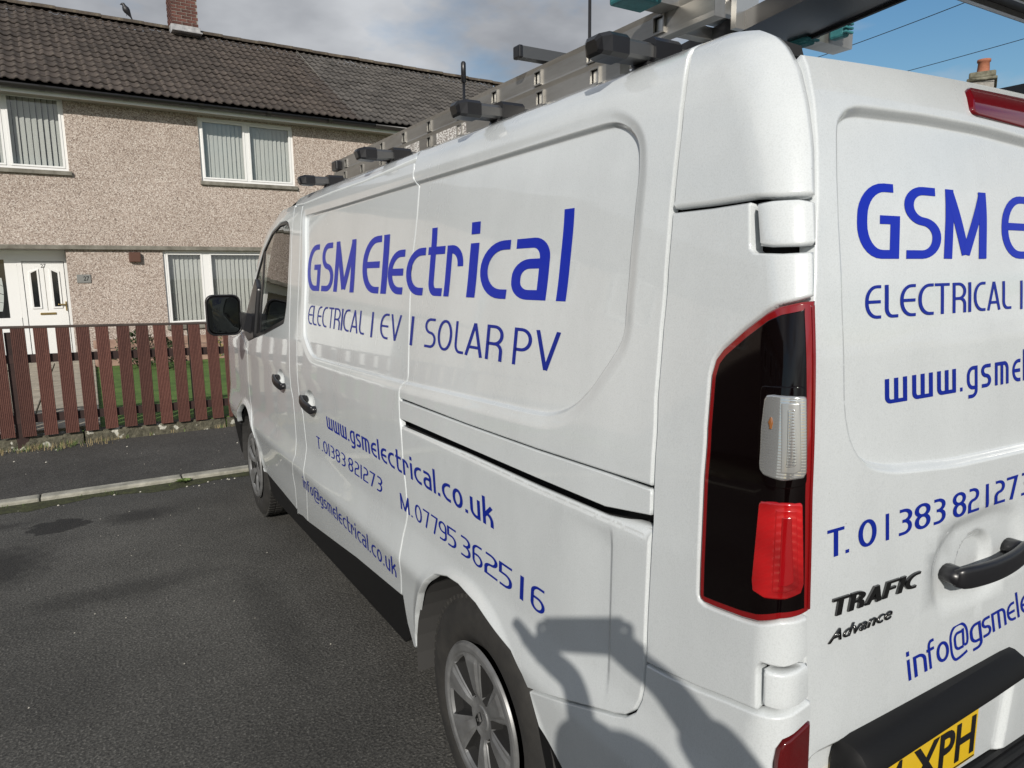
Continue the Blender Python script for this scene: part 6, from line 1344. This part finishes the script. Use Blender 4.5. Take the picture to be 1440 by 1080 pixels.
m_ = MB(); m_.box(.76, .95, .23, .95, 2.082, 2.125); m_.build('side_channel', BLACKS, fr)

# ------------------------------------------------------------------ neighbouring houses seen in the paint
hn = empty('terraced_house', (HO[0]-math.cos(HA)*6.7, HO[1]-math.sin(HA)*6.7, 0), HA); tag(hn, 'pebbledashed terraced house further along the row to the left', 'house')
wallgrid('front_wall', -14, 0, -.1, ze-.1, [], 0, .1, PEB, hn)
for a in (-12.4, -9.0, -5.2, -2.4): window(hn, a, a+1.6, hz(3.415), hz(4.6), [(a+.05, a+.77), (a+.83, a+1.55)], yy=-.05, blinds=False)
m_ = MB(); m_.add([(-14, -.28, ze-.16), (0, -.28, ze-.16), (0, 4, zr), (-14, 4, zr), (-14, 8.3, ze-.16), (0, 8.3, ze-.16)], [(0, 1, 2, 3), (3, 2, 5, 4)]); m_.build('roof', TILE1, hn)
ho = empty('detached_house', (-24, 6, 0)); tag(ho, 'rendered house across the road beyond the left edge of the view', 'house')
m_ = MB(); m_.box(-4, 4, -9, 9, 0, 5.2); m_.build('walls', RENDER, ho)
m_ = MB(); m_.add([(-4.3, -9.3, 5.1), (4.3, -9.3, 5.1), (4.3, 9.3, 5.1), (-4.3, 9.3, 5.1), (0, -9.3, 7.8), (0, 9.3, 7.8)], [(0, 1, 4), (1, 2, 5, 4), (2, 3, 5), (3, 0, 4, 5)]); m_.build('roof', TILE2, ho)
m_ = MB()
for y in (-7, -3.5, 1.5, 5):
    for z in (.9, 3.3): m_.box(4.0, 4.06, y, y+1.6, z, z+1.2)
m_.build('windows', UPVC, ho) if False else None
for y in (-7, -3.5, 1.5, 5):
    for z in (.9, 3.3):
        m_ = MB(); m_.box(4.001, 4.06, y, y+1.6, z, z+1.2, b=.02); w_ = m_.build('window', UPVC, ho); m_ = MB(); m_.box(4.055, 4.07, y+.1, y+1.5, z+.1, z+1.1); m_.build('pane', mat('far_glass', (.02, .025, .03), .05, coat=1) if 'far_glass' not in bpy.data.materials else bpy.data.materials['far_glass'], w_)

# ------------------------------------------------------------------ the photographer, whose shadow falls on the van
camv = Vector((-1.752, -.609, 1.568)); v2 = Vector((math.sin(.60), math.cos(.60), 0)); rv = Vector((v2.y, -v2.x, 0))
def W(f, s_, z): q = camv+v2*f+rv*s_; return Vector((q.x, q.y, z))
per = empty('person', (W(-.50, .03, 0).x, W(-.50, .03, 0).y, 0)); tag(per, 'person in a dark jacket and jeans holding up a phone with both hands', 'person')
SKINM = mat('skin', (.55, .33, .24), .55, **{'Subsurface Weight': .05}); JACK = mat('dark_jacket', (.03, .035, .05), .8); JEAN = mat('blue_jeans', (.05, .07, .14), .85); HAIR = mat('brown_hair', (.05, .03, .02), .6)
def skinned(name, pts, edges, radii, m, sub=2, root=0):
    me = bpy.data.meshes.new(name); me.from_pydata([tuple(p-per.location) for p in pts], edges, []); me.materials.append(m)
    o = bpy.data.objects.new(name, me); C.objects.link(o); sk = o.modifiers.new('skin', 'SKIN')
    for i, r in enumerate(radii):
        me.skin_vertices[0].data[i].radius = (r, r) if not isinstance(r, tuple) else r
    me.skin_vertices[0].data[root].use_root = True; s_ = o.modifiers.new('sub', 'SUBSURF'); s_.levels = sub; s_.render_levels = sub
    sk.use_smooth_shade = True; o.parent = per; return o
ELB = {-1: (-.24, .06, 1.15), 1: (-.28, .36, 1.27)}; WRI = {-1: (-.06, -.015, 1.49), 1: (-.05, .15, 1.49)}; ARW = {-1: .098, 1: .058}
P_ = []; E_ = []; R_ = []
def pv_(p, r, par=None): P_.append(p); R_.append(r); (E_.append((par, len(P_)-1)) if par is not None else None); return len(P_)-1
pel = pv_(W(-.52, .03, .86), .135); wa = pv_(W(-.51, .03, 1.00), .125, pel); chs = pv_(W(-.51, .04, 1.15), .15, wa); nk0 = pv_(W(-.50, .06, 1.27), .085, chs); nk = pv_(W(-.49, .06, 1.33), .055, nk0); hd0 = pv_(W(-.47, .06, 1.39), .070, nk); hd1 = pv_(W(-.465, .06, 1.465), .092, hd0); hd2 = pv_(W(-.47, .06, 1.52), .078, hd1)
for s_ in (-1, 1):
    shd = pv_(W(-.50, .05+s_*.17, 1.24), .066, chs); el_ = pv_(W(*ELB[s_]), .044, shd); wr = pv_(W(*WRI[s_]), .028, el_)
    pm = pv_(W(-.035, s_*.098, 1.53), .034 if s_ < 0 else .026, wr); pm2 = pv_(W(-.022, s_*.092, 1.55), .024, pm)
    hip = pv_(W(-.52, .03+s_*.09, .80), .10, pel); kn = pv_(W(-.50, .03+s_*.11, .46), .065, hip); an = pv_(W(-.54, .03+s_*.12, .10), .045, kn); toe = pv_(W(-.36, .03+s_*.14, .045), .035, an)
    for k in range(4):     # four fingers behind and over the phone, then the thumb
        z = 1.60-.022*k-.02; L_ = (.9, 1, .95, .8)[k]
        a = pv_(W(-.030, s_*.090, z-.012), .009, pm2); b_ = pv_(W(-.006, s_*(.093), z), .0085, a); c_ = pv_(W(-.002, s_*(.093-.026*L_), z+.002), .0078, b_); d_ = pv_(W(-.003, s_*(.093-.042*L_), z+.002), .007, c_)
    (s_ < 0) and pv_(W(-.020, -.158, 1.60), .013, pv_(W(-.022, -.135, 1.575), .015, pv_(W(-.03, -.112, 1.545), .020, pm)))
    t0 = pv_(W(-.045, s_*.085, 1.525), .013, pm); t1 = pv_(W(-.040, s_*.062, 1.545), .011, t0); t2 = pv_(W(-.030, s_*.045, 1.558), .009, t1)
skinned('body', P_, E_, R_, SKINM)
# clothes follow the same skeleton, a little thicker
J = [W(-.52, .03, .80), W(-.51, .03, 1.00), W(-.51, .04, 1.15), W(-.50, .06, 1.27)]; JR = [.155, .15, .172, .095]; JE = [(0, 1), (1, 2), (2, 3)]
for s_ in (-1, 1):
    k = len(J); J += [W(-.50, .05+s_*.17, 1.24), W(*ELB[s_]), W(*[a*.85+b*.15 for a, b in zip(WRI[s_], ELB[s_])])]; JR += [.082, ARW[s_], ARW[s_]*.78]; JE += [(2, k), (k, k+1), (k+1, k+2)]
skinned('jacket', J, JE, JR, JACK)
J = [W(-.52, .03, .86)]; JR = [.15]; JE = []
for s_ in (-1, 1):
    k = len(J); J += [W(-.52, .03+s_*.09, .78), W(-.50, .03+s_*.11, .46), W(-.54, .03+s_*.12, .10)]; JR += [.112, .08, .065]; JE += [(0, k), (k, k+1), (k+1, k+2)]
skinned('jeans', J, JE, JR, JEAN)
for s_ in (-1, 1):
    m_ = MB(); q = W(-.46, .03+s_*.13, 0)-per.location; Mx = Matrix.Translation((q.x, q.y, .0)) @ Matrix.Rotation(-.60, 4, 'Z'); m_.box(-.05, .05, -.14, .15, .0, .085, b=.03, M=Mx); m_.build('shoe', BLACKP, per)
bm = bmesh.new(); bmesh.ops.create_uvsphere(bm, u_segments=24, v_segments=14, radius=.108)
hc_ = W(-.485, .06, 1.500)-per.location
for v in list(bm.verts):
    f_ = v.co.dot(v2)
    if v.co.z < -.01 and f_ > -.03: v.co *= .72
    v.co = Vector((v.co.x, v.co.y, v.co.z*1.02))+hc_
me = bpy.data.meshes.new('hair'); bm.to_mesh(me); bm.free(); me.materials.append(HAIR); link(bpy.data.objects.new('hair', me), per)
m_ = MB(); Mx = Matrix.Translation(hc_) @ Matrix.Rotation(-.60, 4, 'Z')
m_.add([Mx @ Vector(p) for p in ((-.012, .118, -.045), (.012, .118, -.045), (0, .145, -.05), (0, .112, -.01))], [(0, 1, 2), (0, 2, 3), (1, 3, 2), (0, 3, 1)]); m_.build('nose', SKINM, per)
for s_ in (-1, 1):
    m_ = MB(); m_.lathe([(-.002, .0), (0, .007), (.006, .006), (.008, 0)], axis='x', n=10, origin=(0, 0, 0)); o = m_.build('eye', BLACKS, per); o.location = Mx @ Vector((s_*.032, .112, -.012)); o.rotation_euler = (0, 0, math.pi/2-.6)
    m_ = MB(); m_.box(-.008, .008, -.018, .018, -.03, .03, b=.007); o = m_.build('ear', SKINM, per); o.location = Mx @ Vector((s_*.105, .015, -.03)); o.rotation_euler = (0, 0, -.6)
m_ = MB(); m_.box(-.022, .022, .112, .118, -.088, -.080, b=.002, M=Mx); m_.build('mouth', mat('lips', (.4, .15, .13), .5), per)
phn = empty('phone', (camv.x, camv.y, camv.z)); phn.rotation_euler = (0, 0, -.60); tag(phn, 'black phone held sideways in both hands', 'phone')
m_ = MB(); m_.box(-.080, .080, -.030, -.021, -.040, .040, b=.004); m_.build('case', BLACKS, phn)
m_ = MB(); m_.box(-.074, .074, -.0306, -.0301, -.035, .035); m_.build('screen', mat('phone_screen', (.02, .02, .02), .05, coat=1), phn)
